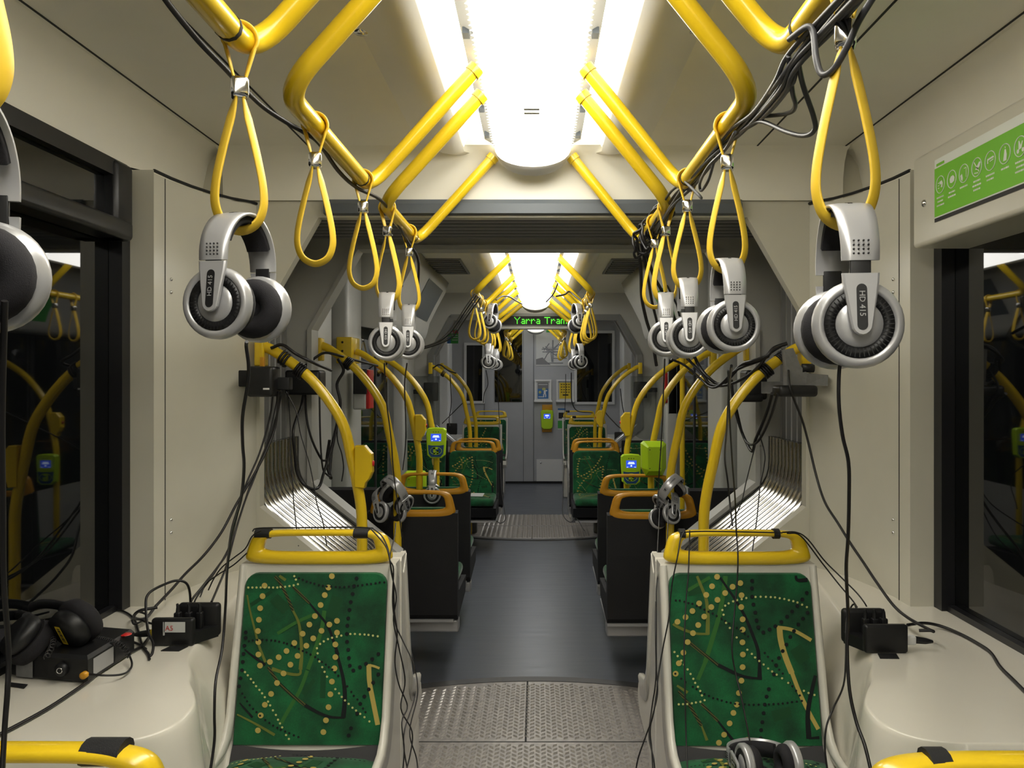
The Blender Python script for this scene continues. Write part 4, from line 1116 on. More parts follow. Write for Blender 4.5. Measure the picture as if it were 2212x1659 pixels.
bogie_seat('white shelled seat backing onto the near left green seat, facing away', (NLX+.003,2.41,0), PI, 'L', [], 1, handle=False, depth=.34)
bogie_seat('white shelled seat backing onto the near right green seat, facing away', (.5755,2.405,0), PI, 'R', [], 1, handle=False, depth=.34)
bogie_seat('seat at the bottom left corner, only its taped yellow handle in view', (-.592,.95,0), PI, 'L', [(-.150,-.105)], 1)
bogie_seat('seat at the bottom right corner, only its yellow handle in view', (.592,.925,0), PI, 'R', [(.105,.128)], 1)
bogie_seat('distant white framed seat beyond the far gangway, left, facing the camera', (-.56,9.0,0), 0, 'L', [], 1)
bogie_seat('distant white framed seat beyond the far gangway, right, facing the camera', (.57,9.0,0), 0, 'R', [(-.16,-.12)], 1)
bogie_seat('farthest white framed seat before the cab, left', (-.55,10.5,0), 0, 'L', [], 1)
bogie_seat('farthest white framed seat before the cab, right', (.56,10.5,0), 0, 'R', [(-.17,-.12)], 1)

# ================================================================== CANTILEVER SEATS of the middle section
def mid_seat(key, handle, back='backblk', w=.44, dp=.46):
    t = thing('cantilever_seat', 'x', 'seat', (0,0,0), 0, 'seats of the middle section')
    h = w/2
    ztop = .80 if handle else .90
    bk = MB(); bk.prism([(-.02,ztop),(.018,ztop-.01),(.03,ztop-.2),(.03,.30),(.0,.27),(-dp+.04,.30),(-dp,.38),(-.05,.40),(-.03,.45)], 'x', -h, h)
    part('back_shell', bk, back, t, world=False)
    cu = MB(); pts = rrect(w-.03, .44, ztop-(-.012 if handle else .02), .05)
    yb = lambda z: -.026-(ztop-z)*.10
    cu.loft([[(x,yb(z)+.02,z) for x,z in pts],[(x,yb(z)-.018,z) for x,z in pts],[(x*.95,yb(z)-.026,.44+(z-.44)*.98) for x,z in pts]], 0, True, True, False)
    q = QUAD[key]; cw = w-.05; z0, z1 = .45, ztop-.02
    def pl(px,py,lay):
        u = (px-q[0])/(q[1]-q[0]); v = (py-q[2])/(q[3]-q[2]); z = z1-v*(z1-z0); return ((u-.5)*cw, yb(z)-.0268-lay*.00005, z)
    cu.merge(pattern(key, pl, lambda a,b: q[0]+14<a<q[1]-14 and q[2]+14<b<q[3]-8))
    part('back_cushion', cu, MQ, t, world=False)
    c = MB(); c.box((-h+.015,-dp,.395),(h-.015,-.06,.455),0,.024)
    def pc(px,py,lay):
        u = (px-q[0])/(q[1]-q[0]); v = (py-q[2])/(q[3]-q[2]); return ((u-.5)*cw*.95, -.08-v*(dp-.13), .4558+lay*.00004)
    c.merge(pattern(key, pc, lambda a,b: q[0]+14<a<q[1]-14 and q[2]+14<b<q[3]-14))
    part('seat_cushion', c, MQ, t, world=False)
    u = MB(); u.box((-h+.02,-dp+.02,.262),(h-.0,.02,.275)); u.box((-h,-.10,.20),(h,-.02,.262),0,.01)
    part('seat_frame', u, 'silverd', t, world=False)
    if handle:
        part('handle', handle_mb(w-.004, w-.07, .765, .90, .026, .042, lambda z: .0), 'yellow_shaded', t, world=False)
    return t
pa = mid_seat('L', True); pb = mid_seat('R', True); pw = mid_seat('L', False); pv = mid_seat('R', False)
pf = mid_seat('L', True, dp=.17)
protos = {'f':[pf,False],'a':[pa,False],'b':[pb,False],'w':[pw,False],'v':[pv,False]}
def seat(k, loc, rz, label):
    o, used = protos[k]
    if not used:
        protos[k][1] = True; o.location = loc; o.rotation_euler = (0,0,rz); o['label'] = label; return o
    return dup(o, loc, rz, label)
seat('a', (-.575,4.06,0), PI, 'black backed aisle seat with shaded yellow handle behind the near left seat')
seat('a', (-.575,4.82,0), PI, 'black backed aisle seat, second row on the left, headphones on its handle')
seat('b', (.585,3.99,0), PI, 'black backed aisle seat with shaded yellow handle behind the near right seat')
seat('b', (.595,4.74,0), PI, 'black backed aisle seat, second row on the right, before the card reader')
seat('w', (-.99,4.16,0), PI, 'black backed window seat beside the left bellows tubes, no handle')
seat('v', (1.00,4.12,0), PI, 'black backed window seat beside the right bellows tubes, no handle')
seat('b', (-.525,7.25,0), 0, 'green aisle seat facing the camera down the left, shaded yellow handle on top')
seat('a', (.545,7.25,0), 0, 'green aisle seat facing the camera down the right, shaded yellow handle on top')
seat('v', (-.97,7.28,0), 0, 'green window seat behind the left card reader')
seat('w', (.99,7.28,0), 0, 'green window seat behind the lime ticket box')
seat('f', (-.50,7.56,0), PI, 'shaded yellow handled seat just behind the left green aisle seat, facing away')
seat('f', (.545,7.56,0), PI, 'shaded yellow handled seat just behind the right green aisle seat, facing away')

# ================================================================== CARD READERS
def reader(label, loc, s=1.0, lower=True):
    t = thing('card_reader', label, 'card reader', loc, 0, 'lime card readers')
    w, hh = .063*s, .098*s
    fr = [(-w*.9,-hh*.78),(-w*.55,-hh*.98),(w*.55,-hh*.98),(w*.9,-hh*.78),(w,hh*.5),(w,hh*.84),(w*.8,hh*.96),(0,hh),(-w*.8,hh*.96),(-w,hh*.84),(-w,hh*.5)]
    b = MB(); b.loft([[(x,0,z) for x,z in fr],[(x,-.035*s,z) for x,z in fr],[(x*.93,-.042*s,z*.96) for x,z in fr]],0,True,True,False)
    body = part('body', b, 'lime', t, world=False)
    f = MB(); f.prism([(-w*.78,-hh*.05),(w*.78,-hh*.05),(w*.80,hh*.80),(0,hh*.85),(-w*.80,hh*.80)],'y',-.0425*s,-.0435*s)
    part('face_recess', f, 'lime', body, world=False)
    sc_ = MB(); sc_.box((-w*.52,-.0436*s,hh*.12),(w*.52,-.0445*s,hh*.60))
    scr = part('screen', sc_, 'screen', t, world=False)
    tx = MB(); tx.box((-w*.28,-.0446*s,hh*.44),(w*.28,-.0449*s,hh*.50)); tx.box((-w*.34,-.0446*s,hh*.36),(w*.34,-.0449*s,hh*.42)); tx.lathe([(.0001,.0008),(w*.09,.0007),(w*.09,0)],(0,-.0444*s,hh*.25),'y',10,sgn=-1)
    tx.box((-w*.46,-.0446*s,hh*.15),(-w*.30,-.0449*s,hh*.18)); tx.box((w*.30,-.0446*s,hh*.15),(w*.46,-.0449*s,hh*.18))
    part('display_text', tx, 'scrw', scr, world=False)
    kd = MB()
    for k in (-1,0,1): kd.lathe([(.0001,.001),(w*.05,.001),(w*.05,0)],(k*w*.25,-.0432*s,hh*.72),'y',8,sgn=-1)
    part('indicator', kd, 'ink', t, world=False)
    pdm = MB(); pdm.prism([(-w*.80,-hh*.12),(-w*.72,-hh*.70),(-w*.45,-hh*.90),(w*.45,-hh*.90),(w*.72,-hh*.70),(w*.80,-hh*.12),(w*.4,-hh*.16),(-w*.4,-hh*.16)],'y',-.042*s,-.0445*s)
    pad = part('touch_pad', pdm, 'blue' if lower else 'lime', t, world=False)
    if lower:
        ic = MB()
        cz = -hh*.50
        ring = [(w*.58*math.cos(2*PI*k/28),-.0448*s,cz+hh*.24*math.sin(2*PI*k/28)) for k in range(28)]
        ic.tube(ring, w*.022, 5, 0, True)
        ic.box((-w*.26,-.0445*s,cz-hh*.22),(-w*.06,-.0452*s,cz+hh*.20)); ic.box((-w*.26,-.0445*s,cz+hh*.10),(w*.20,-.0452*s,cz+hh*.24)); ic.box((-w*.26,-.0445*s,cz-hh*.22),(w*.26,-.0452*s,cz-hh*.12)); ic.box((w*.06,-.0445*s,cz-hh*.22),(w*.26,-.0452*s,cz+hh*.02)); ic.box((-w*.10,-.0445*s,cz-hh*.06),(w*.26,-.0452*s,cz+hh*.02))
        part('hand_symbol', ic, 'lime', pad, world=False)
    cl = MB(); cl.box((-.018*s,0,-.03*s),(.018*s,.028*s,.05*s),0,.006)
    part('clamp', cl, 'lime', t, world=False)
    return t
reader('lime card reader with blue screen and hand symbol on the left pole', (P(943.5,0,5.31)[0],5.31,P(0,956,5.31)[2]))
reader('lime card reader with blue screen before the right aisle seats', (P(1362,0,5.31)[0],5.31,P(0,1013,5.31)[2]))
reader('lime card reader on a yellow plate on the cab wall', (cabx(1181.5),Y5-.03,cabz(906)), 1.35, False)
yp = MB(); yp.box((cabx(1171),Y5-.025,cabz(886)),(cabx(1193),Y5-.002,cabz(874)),0,.004); pass; yq = MB(); yq.box((cabx(1171),Y5-.03,cabz(933)),(cabx(1192),Y5-.002,cabz(922)),0,.004)
single('mounting_plate', yp, 'yellow_shaded', 'yellow mounting plate above the card reader on the cab wall', 'plate'); single('mounting_plate', yq, 'yellow_shaded', 'yellow mounting plate below the card reader on the cab wall', 'plate')
def ticketbox(label, c, sc_):
    t = thing('ticket_box', label, 'ticket box', c, 0)
    w, h, d = .072*sc_, .10*sc_, .055*sc_
    fr = [(-w,-h*.55),(-w*.7,-h),(w*.7,-h),(w,-h*.55),(w,h*.86),(w*.78,h),(-w*.78,h),(-w,h*.86)]
    fr2 = [(-w*.55,-h*.62),(-w*.5,-h*.70),(w*.5,-h*.70),(w*.55,-h*.62),(w*.58,h*.66),(w*.5,h*.72),(-w*.5,h*.72),(-w*.58,h*.66)]
    b = MB(); b.loft([[(x,d,z) for x,z in fr],[(x,-d*.3,z) for x,z in fr],[(x,-d,z) for x,z in fr2]],0,True,True,False)
    part('housing', b, 'lime', t, world=False)
    sc2 = MB()
    for x in (-w*.42,w*.42):
        for z in (-h*.55,h*.55): sc2.lathe([(.0003,.0015),(.003,.001),(.003,-.001)],(x,-d,z),'y',8,sgn=-1)
    part('screw', sc2, 'ink', t, world=False)
    part('coin_slot', MB().box((-w*.96,-d*.36,h*.30),(-w*.86,-d*.28,h*.62)), 'ink', t, world=False)
    return t
ticketbox('lime green angular ticket box on the right pole', (P(1411,0,4.74)[0],4.72,P(0,990,4.72)[2]), .95)
ticketbox('lime ticket box half hidden behind the left shaded yellow handle', (P(897,0,5.0)[0],4.98,P(0,1050,5.0)[2]), .90)
# ================================================================== POWER HOLDERS ON THE WHEEL HOUSINGS
def hub(s, px, py, label, text):
    c = PZ(px, py, .7655); t = thing('power_holder', label, 'power box', c, 0, 'black taped power boxes')
    m = -s
    # local coords: toward the aisle is +m
    b = MB(); b.box((-.062,-.050,0),(.046,-.028,.070),0,.007)
    part('front_plate', b, 'blackp', t, world=False)
    bb = MB(); bb.box((-.058+m*.03,.028,0),(.052+m*.03,.052,.088),0,.010)
    part('rear_plate', bb, 'blackp', t, world=False)
    tray = MB(); tray.prism([(-.060,-.032),(.044,-.032),(.050+m*.03,.030),(-.056+m*.03,.030)], 'z', .0005, .030)
    part('tray', tray, 'blackp', t, world=False)
    for k,(x,y) in enumerate(((-.028+m*.012,.004),(-.002+m*.014,.006),(.024+m*.016,.008))):
        pg = MB(); pg.box((x-.008,y-.009,.028),(x+.008,y+.009,.072),0,.003); pg.tube([(x,y,.070),(x,y+.001,.086),(x-.002,y,.094)],[.006,.0045,.003],8)
        part('plug', pg, 'blackp', t, world=False)
    sp = MB(); sp.box((s*.048,-.030,.014),(s*.075,-.010,.036),0,.004)
    part('side_plug', sp, 'py' if s<0 else 'white', t, 'pale plug with tape' if s<0 else 'white plug', world=False)
    sp2 = MB(); sp2.tube([(s*.076,-.020,.025),(s*.100,-.024,.023),(s*.118,-.022,.021)],[.0095,.008,.004],8)
    part('plug_boot', sp2, 'blackp', t, world=False)
    tp = MB(); tp.prism([(-.022+m*.01,-.052),(.024+m*.01,-.052),(.016+m*.01,-.088),(-.03+m*.01,-.086)], 'z', -.0005, .0016)
    part('tape', tp, 'tape', t, world=False)
    if text:
        fr = bpy.data.objects
        lb = MB(); lb.box((-.028,-.0512,.036),(.026,-.0500,.062)); lb.box((-.030,-.0512,.028),(-.026,-.0500,.062))
        l = part('paper_label', lb, 'paper', t, world=False)
        tm = text_mb('A5', .018, .0002)
        part('handwriting', MB().merge(tm, Matrix.Translation((-.014,-.0516,.046)) @ Matrix.Rotation(PI/2,4,'X')), 'inkred', l, world=False)
    return t
hub(-1, 396, 1383, 'black power box with paper label A5 on the left wheel housing', True)
hub(1, 1905, 1398, 'black power box with white side plug on the right wheel housing', False)

# ================================================================== RECORDER AND BLACK HEADPHONES (left wheel housing)
zt = .7655
def Q(px, py, dz=0.0): return PZ(px, py, zt+dz)
t = thing('audio_recorder', 'flat black audio recorder with grey tape and red sticker on the left housing', 'audio recorder', Q(130,1440))
f0, f1, f2, f3 = [Vector(Q(*p)) for p in ((25,1462),(190,1478),(290,1412),(70,1395))]
# footprint: front edge f0-f1, right side f1-f2
rx = (f1-f0); ry = (f2-f1)
def RB(u, v, z): return tuple(f0+rx*u+ry*v+Vector((0,0,z)))
b = MB(); hh = .062
rr = []
for z, i in ((.001,.03),(.006,0),(hh-.008,0),(hh,.03)):
    rr.append([RB(i,i,z),RB(.5,i-.02,z),RB(1-i,i,z),RB(1-i,.5,z),RB(1-i,1-i,z),RB(.5,1-i,z),RB(i,1-i,z),RB(i-.01,.5,z)])
b.loft(rr,0,True,True,False)
part('case', b, 'blackp', t)
b = MB()
b.add([RB(.08,-.025,.004),RB(.30,-.025,.004),RB(.30,-.025,hh+.001),RB(.08,-.025,hh+.001),RB(.34,.50,hh+.0015),RB(.12,.50,hh+.0015)],[(0,1,2,3),(3,2,4,5)],0)
part('tape', b, 'gaffer', t, 'grey cloth tape strap')
b = MB(); b.add([RB(1.004,.10,.012),RB(1.004,.52,.012),RB(1.004,.52,hh-.012),RB(1.004,.10,hh-.012)],[(0,1,2,3)],0)
part('display_window', b, 'silverd', t)
b = MB(); b.add([RB(1.005,.55,.010),RB(1.005,.95,.010),RB(1.005,.95,hh-.008),RB(1.005,.55,hh-.008)],[(0,1,2,3)],0)
part('side_panel', b, 'frame', t)
c = Vector(RB(1.0,.80,hh-.002)); part('sticker', MB().lathe([(.0001,.002),(.013,.0018),(.014,0)], tuple(c), 'z', 14), 'red', t, 'round red sticker')
c = Vector(RB(.68,-.01,.030)); part('rotary_knob', MB().lathe([(.0001,.012),(.012,.012),(.015,.008),(.016,0)], tuple(c), 'y', 16, sgn=-1), 'blackp', t)
part('knob_ring', MB().tube([(c.x+.006*math.cos(k*PI/7),c.y-.0125,c.z+.006*math.sin(k*PI/7)) for k in range(14)],.0011,5,0,True), 'chrome', t)
c = Vector(RB(.97,.0,.022)); part('socket', MB().lathe([(.003,.012),(.008,.012),(.008,0)], tuple(c), 'y', 12, sgn=-1), 'yellow_shaded', t, 'brass coloured socket')
# big black closed headphones on top of the recorder
t = thing('studio_headphones', 'large black headphones with a yellow barcode sticker on the recorder', 'headphones', Q(130,1400,.06))
ctr = Vector(P(152,1358,1.93)); ax = Vector((-.25,-.9,.32)).normalized()
def disc(mb, c, a, prof, n=28):
    a = a.normalized(); u = a.orthogonal().normalized(); v = a.cross(u); rings = []
    for r,h in prof: rings.append([tuple(c+a*h+u*(r*math.cos(2*PI*k/n))+v*(r*math.sin(2*PI*k/n))) for k in range(n)])
    return mb.loft(rings,0,True,True,True)
a2 = Vector((-.35,-.82,-.45)).normalized()
part('ear_cup', disc(MB(), ctr, a2, [(.030,-.02),(.048,-.012),(.050,.0),(.047,.016),(.035,.022),(.001,.022)]), 'blackp', t)
part('ear_pad', disc(MB(), ctr, a2, [(.020,-.045),(.035,-.055),(.050,-.046),(.056,-.032),(.054,-.018),(.040,-.012)]), 'blackc', t)
u = a2.orthogonal().normalized(); sidec = ctr+a2*.0225
zu = Vector((0,0,1)); vv = (zu-a2*zu.dot(a2)).normalized(); uu = vv.cross(a2).normalized()
st = MB(); q0 = sidec
st.add([tuple(q0+uu*x+vv*y+a2*.001) for x,y in ((-.011,-.026),(.006,-.026),(.006,.026),(-.011,.026))],[(0,1,2,3)],0)
s_ = part('barcode_sticker', st, 'py', t, 'yellow barcode sticker')
bc = MB()
for k in range(11):
    y = -.020+.0038*k; bc.add([tuple(q0+uu*x+vv*(y+h)+a2*.0014) for x,h in ((-.007,0),(.003,0),(.003,.0017+.0008*(k%3)),(-.007,.0017+.0008*(k%3)))],[(0,1,2,3)],0)
part('barcode', bc, 'ink', s_)
c2 = Vector(P(45,1372,1.90)); a3 = Vector((-.5,-.5,.7)).normalized()
part('ear_cup', disc(MB(), c2, a3, [(.03,-.02),(.046,-.012),(.05,0),(.046,.016),(.03,.022),(.001,.022)]), 'blackp', t)
part('ear_pad', disc(MB(), c2, a3, [(.02,-.045),(.035,-.055),(.05,-.046),(.056,-.03),(.05,-.015)]), 'blackc', t)
hbp = crom([tuple(ctr+Vector((.02,.01,.035))), P(140,1310,2.02), P(90,1305,2.06), P(40,1325,2.05), tuple(c2+Vector((-.01,.04,.03)))],6)
part('headband', MB().tube(hbp, .012, 8), 'blackp', t)
# coiled cord
def coil(name, pts, R, turns, r, m, label, cat):
    path = crom(pts, 10); L = [0.0]
    for a,b in zip(path,path[1:]): L.append(L[-1]+(b-a).length)
    out = []; N = turns*8
    for k in range(N+1):
        d = L[-1]*k/N; i = 0
        while i < len(L)-2 and L[i+1] < d: i += 1
        f = (d-L[i])/max(1e-9,L[i+1]-L[i]); p = path[i].lerp(path[i+1],f); tg = (path[i+1]-path[i]).normalized()
        u = tg.orthogonal().normalized(); v = tg.cross(u); an = 2*PI*k/8
        out.append(p+u*(R*math.cos(an))+v*(R*math.sin(an)))
    return single(name, MB().tube(out, r, 5), m, label, cat)
coil('coiled_cord', [Q(60,1400,.075),Q(80,1360,.085),Q(100,1345,.09),Q(115,1385,.085),Q(100,1420,.075)], .006, 26, .0016, 'cable', 'black coiled cord looped on top of the recorder', 'cable')
coil('coiled_cord', [Q(192,1378,.055),Q(225,1382,.06),Q(262,1395,.055),Q(280,1418,.03)], .0055, 22, .0015, 'cable', 'black coiled cord along the back edge of the recorder', 'cable')
b = MB(); b.box((-.075,-.035,.0),(.06,.04,.038),0,.015)
o = MB(); T = Matrix.Translation(Vector(Q(2,1400,.0635))) @ Matrix.Rotation(.35,4,'Z'); o.merge(b,T)
single('black_pouch', o, 'blackc', 'black soft pouch on the recorder at the left edge of the frame', 'pouch')
b = MB(); b.prism([tuple(Q(*p)[:2]) for p in ((18,1475),(60,1480),(52,1488),(10,1482))],'z',zt+.0005,zt+.002)
single('tape_strip', b, 'tape', 'black tape strip stuck to the left housing in front of the recorder', 'tape')

# ================================================================== BLACK BOXES TAPED TO THE GANGWAY POSTS
def pbox(label, name, x0,x1,y0,y1,Y,d,m='blackp'):
    a = P(x0,y1,Y); b = P(x1,y0,Y)
    t = thing(name, label, 'box', ((a[0]+b[0])/2,Y,a[2]), 0)
    mb = MB(); mb.box((a[0],Y-d,a[2]),(b[0],Y,b[2]),0,.012)
    part('casing', mb, m, t); return t
t = pbox('black box taped to the left gangway post, nearer of two', 'junction_box', 552,608,792,856,2.98,.10)
b = MB(); A = P(520,835,2.98); B = P(553,800,2.98); b.box((A[0],2.955,A[2]),(B[0],2.985,B[2]),0,.004); part('tape', b, 'tape', t)
b = MB(); A = P(604,842,2.98); B = P(632,815,2.98); b.box((A[0],2.935,A[2]),(B[0],2.985,B[2]),0,.004); part('tape', b, 'tape', t)
part('strap_hook', MB().box((P(571,0,2.98)[0],2.93,P(0,794,2.98)[2]),(P(579,0,2.98)[0],2.95,P(0,772,2.98)[2]),0,.002), 'yellow_shaded', t)
part('clear_label', MB().box((P(569,0,2.88)[0],2.876,P(0,842,2.88)[2]),(P(582,0,2.88)[0],2.88,P(0,838,2.88)[2])), 'white', t)
t = pbox('black box taped to the left gangway post, farther of two', 'junction_box', 631,705,800,852,3.64,.11)
t = pbox('black box on the right gangway post, farther of two', 'junction_box', 1597,1642,800,862,3.60,.12)
part('rubber_foot', MB().box((P(1593,0,3.5)[0],3.46,P(0,868,3.5)[2]),(P(1644,0,3.5)[0],3.60,P(0,852,3.5)[2]),0,.01), 'tape', t)
t = thing('taped_power_pack', 'black power pack wrapped in silver tape on the right gangway post', 'power pack', (P(1705,0,2.98)[0],2.95,P(0,855,2.98)[2]))
b = MB(); A = P(1668,856,2.96); B = P(1750,832,2.96); b.box((A[0],2.87,A[2]),(B[0],2.97,B[2]),0,.012); part('casing', b, 'blackp', t)
b = MB(); pts = [P(x,y,2.93) for x,y in ((1698,832),(1697,790),(1694,755),(1712,752),(1728,790),(1742,806),(1788,810),(1786,834),(1740,832))]
n = len(pts); b.add([(p[0],2.925-.004*(k%2),p[2]) for k,p in enumerate(pts)]+[(p[0],2.965,p[2]) for p in pts],[tuple(range(n)),tuple(range(n,2*n))[::-1]]+[(i,(i+1)%n,(i+1)%n+n,i+n) for i in range(n)],0)
part('tape_wrap', b, 'gaffer', t, 'crumpled silver cloth tape')
b = MB(); A = P(1620,848,3.2); B = P(1690,824,3.2); b.box((A[0],3.02,A[2]),(B[0],3.04,B[2])); part('grey_strap', b, 'gaffer', t)
part('connector', MB().lathe([(.001,-.02),(.016,-.02),(.016,.02),(.001,.02)], P(1745,795,2.93), 'x', 10), 'blackp', t)
def small_box(px,py,Y,w,h,label,tape=0):
    c = P(px,py,Y); t = thing('junction_box', label, 'box', (c[0],Y,c[2]-h/2), 0)
    part('casing', MB().box((c[0]-w/2,Y-.06,c[2]-h/2),(c[0]+w/2,Y,c[2]+h/2),0,.008), 'blackp', t)
    if tape: part('tape', MB().box((c[0]+min(0,tape),Y-.065,c[2]-.02),(c[0]+max(0,tape),Y-.055,c[2]+.02),0,.002), 'tape', t)
    return t
small_box(932,846,7.72,.13,.17,'small black box on the far portal, left post',-.16)
small_box(1382,842,7.72,.12,.15,'small black box on the far portal, right post',.17)
small_box(977,926,9.0,.11,.12,'little black box on the distant left wheel housing')
small_box(1340,946,9.0,.13,.13,'little black box on the distant right wheel housing')

# emergency releases with red lids
t = thing('emergency_release', 'grey emergency unit with black screen and red lid on the left door pillar', 'emergency unit', (P(780,0,4.85)[0],4.85,1.2))
A = P(763,885,4.78); B = P(800,797,4.78)
b = MB(); b.box((A[0],4.76,A[2]),(B[0]-.02,4.90,B[2]),0,.012); part('housing', b, 'wallgrey', t)
b = MB(); A2 = P(763,851,4.75); B2 = P(792,797,4.75); b.box((A2[0],4.745,A2[2]),(B2[0],4.765,B2[2]),0,.004); part('screen', b, 'blackp', t)
b = MB(); b.box((B[0]-.024,4.765,A[2]+.005),(B[0]-.002,4.89,B[2]-.005),0,.005); part('lid', b, 'red', t, 'red lid')
t = thing('emergency_release', 'narrow red lidded emergency unit behind the right curved poles', 'emergency unit', (P(1437,0,5.0)[0],6.9,1.2))
A = P(1434,870,6.9); B = P(1441,805,6.9)
part('housing', MB().box((A[0]+.02,6.86,A[2]-.1),(B[0]+.12,7.0,B[2]+.12),0,.012), 'wallgrey', t)
part('lid', MB().box((A[0],6.86,A[2]),(B[0],6.95,B[2]),0,.005), 'red', t, 'red lid')

# clear draught screens by the doors
for s in (-1,1):
    pts = []
    x0, x1, z0, z1, r = sx(s,1.20), sx(s,.80), .93, 1.46, .12
    xm = x1
    poly = [(x0,z1),(x1,z1)] + [(x1+s*r*(1-math.cos(PI/2*k/8)), z0+r*(1-math.sin(PI/2*k/8))) for k in range(9)] + [(x0,z0)]
    b = MB(); b.prism(poly,'y',6.98,6.988)
    single('draught_screen', b, 'clear', 'clear rounded draught screen beyond the %s door' % SD[s], 'glass screen')

# ================================================================== GREEN SAFETY SIGN (right header panel)
XS = sx(1,1.085)
def S(px,py,d=0): 
    p = PX(px,py,XS); return (XS-.0012-d, p[1], p[2])
t = thing('safety_sign', 'green safety sign with white pictograms above the right window', 'sign', S(2110,400))
ya, yb = S(2020,400)[1], .95
def zl(p0, p1):  # constant height line is horizontal: use near edge
    return S(*p0)[2]
zt1, zt0 = S(2020,350)[2], S(2020,366)[2]; zg0 = S(2020,470)[2]; zk0 = S(2020,481)[2]
b = MB(); b.quad([(XS-.001,ya,zk0),(XS-.001,yb,zk0),(XS-.001,yb,zt1+.004),(XS-.001,ya,zt1+.004)]); part('backing', b, 'signw', t)
b = MB(); b.quad([(XS-.0016,ya,zg0),(XS-.0016,yb,zg0),(XS-.0016,yb,zt0),(XS-.0016,ya,zt0)]); part('green_field', b, 'green', t)
b = MB(); b.quad([(XS-.0016,ya,zk0),(XS-.0016,yb,zk0),(XS-.0016,yb,zg0-.0035),(XS-.0016,ya,zg0-.0035)]); part('black_strip', b, 'ink', t)
b = MB(); b.quad([(XS-.0018,S(2024,0)[1],zt0+.004),(XS-.0018,S(2041,0)[1],zt0+.004),(XS-.0018,S(2041,0)[1],zt0+.011),(XS-.0018,S(2024,0)[1],zt0+.011)]); part('corner_logo', b, 'green', t)
R = .0225
cy_ = [S(x,0)[1] for x in (2033,2058,2084,2111,2140,2172,2206)]; step = (cy_[0]-cy_[-1])/6
zc_ = (S(2084,377)[2]+S(2140,345)[2])/2
for k in range(10):
    y = cy_[0]-step*k
    r_ = MB(); r_.tube([(XS-.0022,y+R*math.cos(2*PI*q/26),zc_+R*1.0*math.sin(2*PI*q/26)) for q in range(26)], .0012, 5, 0, True)
    def pl(poly): r_.add([(XS-.0022,y-a*R,zc_+c*R) for a,c in poly],[tuple(range(len(poly)))],0)
    kk = k % 7
    if kk == 0: pl([(-.2,.35),(.35,.45),(.6,.1),(.5,-.4),(.1,-.35),(.25,.05),(-.15,.0)]); [pl([(-.6,.3-.3*j),(-.25,.3-.3*j),(-.25,.2-.3*j),(-.6,.2-.3*j)]) for j in range(3)]
    elif kk == 1: pl([(-.5,.1),(-.2,.35),(.3,.4),(.65,.1),(.55,-.3),(.0,-.45),(-.4,-.35)])
    elif kk == 2: pl([(-.8,-.1),(-.4,.05),(-.2,-.5),(-.35,-.8),(-.6,-.6)]); [pl([(.0,.6-.02),(.5,.6),(.5,.52),(.0,.5)]), pl([(.45,.6),(.55,.6),(.55,-.5),(.45,-.5)])]
    elif kk == 3: pl([(-.3,-.2),(.5,.5),(.8,.4),(.6,.0),(.1,-.3)]); pl([(-.6,.6),(-.5,.7),(.5,-.5),(.4,-.6)]); pl([(-.5,-.5),(.3,-.6),(.3,-.7),(-.5,-.62)])
    elif kk == 4: pl([(-.6,.3),(.6,.4),(.7,.2),(-.4,.12)]); pl([(-.6,.3),(-.45,.3),(-.4,-.2),(-.6,-.2)]); pl([(-.1,-.1),(.6,.0),(.6,.1),(-.1,.0)])
    elif kk == 5: pl([(-.05,.45),(.2,.45),(.35,-.1),(.3,-.7),(-.3,-.7),(-.15,.0)]); pl([(.0,.55),(.15,.55),(.15,.72),(.0,.72)])
    else: pl([(-.3,.6),(-.15,.6),(.1,.1),(.3,.5),(.45,.45),(.2,-.2),(-.3,-.3)]); [pl([(q+.22*math.cos(2*PI*j/10),-.4+.22*math.sin(2*PI*j/10)) for j in range(10)]) for q in (-.4,.45)]
    part('pictogram', r_, 'signw', t)
    c_ = MB()
    for j in range(1+(k*2+2)%3):
        L = .020-.004*((j+k)%2); z = zc_-R*1.55-j*.0105
        x = -L
        while x < L-.003:
            w_ = .003+.003*((j*7+k*3+int(x*1e4))%3); c_.quad([(XS-.002,y-x,z),(XS-.002,y-min(x+w_,L),z),(XS-.002,y-min(x+w_,L),z+.0042),(XS-.002,y-x,z+.0042)]); x += w_+.0012
    part('caption', c_, 'signw', t)

# small notices
o = MB(); A = PX(533,532,sx(-1,1.02)); 
b = MB(); y_ = 2.995; xl = sx(-1,1.019)
def notice(name, label, x0,x1,y0,y1,Y,m,extra=()):
    a = P(x0,y1,Y); c = P(x1,y0,Y); t = thing(name, label, 'notice', ((a[0]+c[0])/2,Y,a[2]))
    part('sheet', MB().box((a[0],Y-.004,a[2]),(c[0],Y,c[2])), m, t)
    for nm,mm,(u0,u1,v0,v1) in extra:
        part(nm, MB().box((a[0]+(c[0]-a[0])*u0,Y-.006,a[2]+(c[2]-a[2])*v0),(a[0]+(c[0]-a[0])*u1,Y-.0039,a[2]+(c[2]-a[2])*v1)), mm, t)
    return t
notice('notice', 'small green and white notice on the left bulkhead behind the nearest headphones', 536,556,500,533,Y1-.004,'ink',[('green_panel','sgreen',(.1,.9,.35,.95)),('white_strip','paper',(.1,.9,.05,.32))])
notice('sticker', 'red, green and blue sticker on the far left pillar', 966,990,712,742,8.42,'sgreen',[('red_band','red',(.5,1,.72,.95)),('blue_band','pblue',(0,.33,0,.5)),('white_band','paper',(.0,.5,.72,1)),('text_line','paper',(.45,.95,.55,.60)),('text_line','paper',(.45,.95,.40,.45)),('text_line','paper',(.45,.95,.22,.27))])
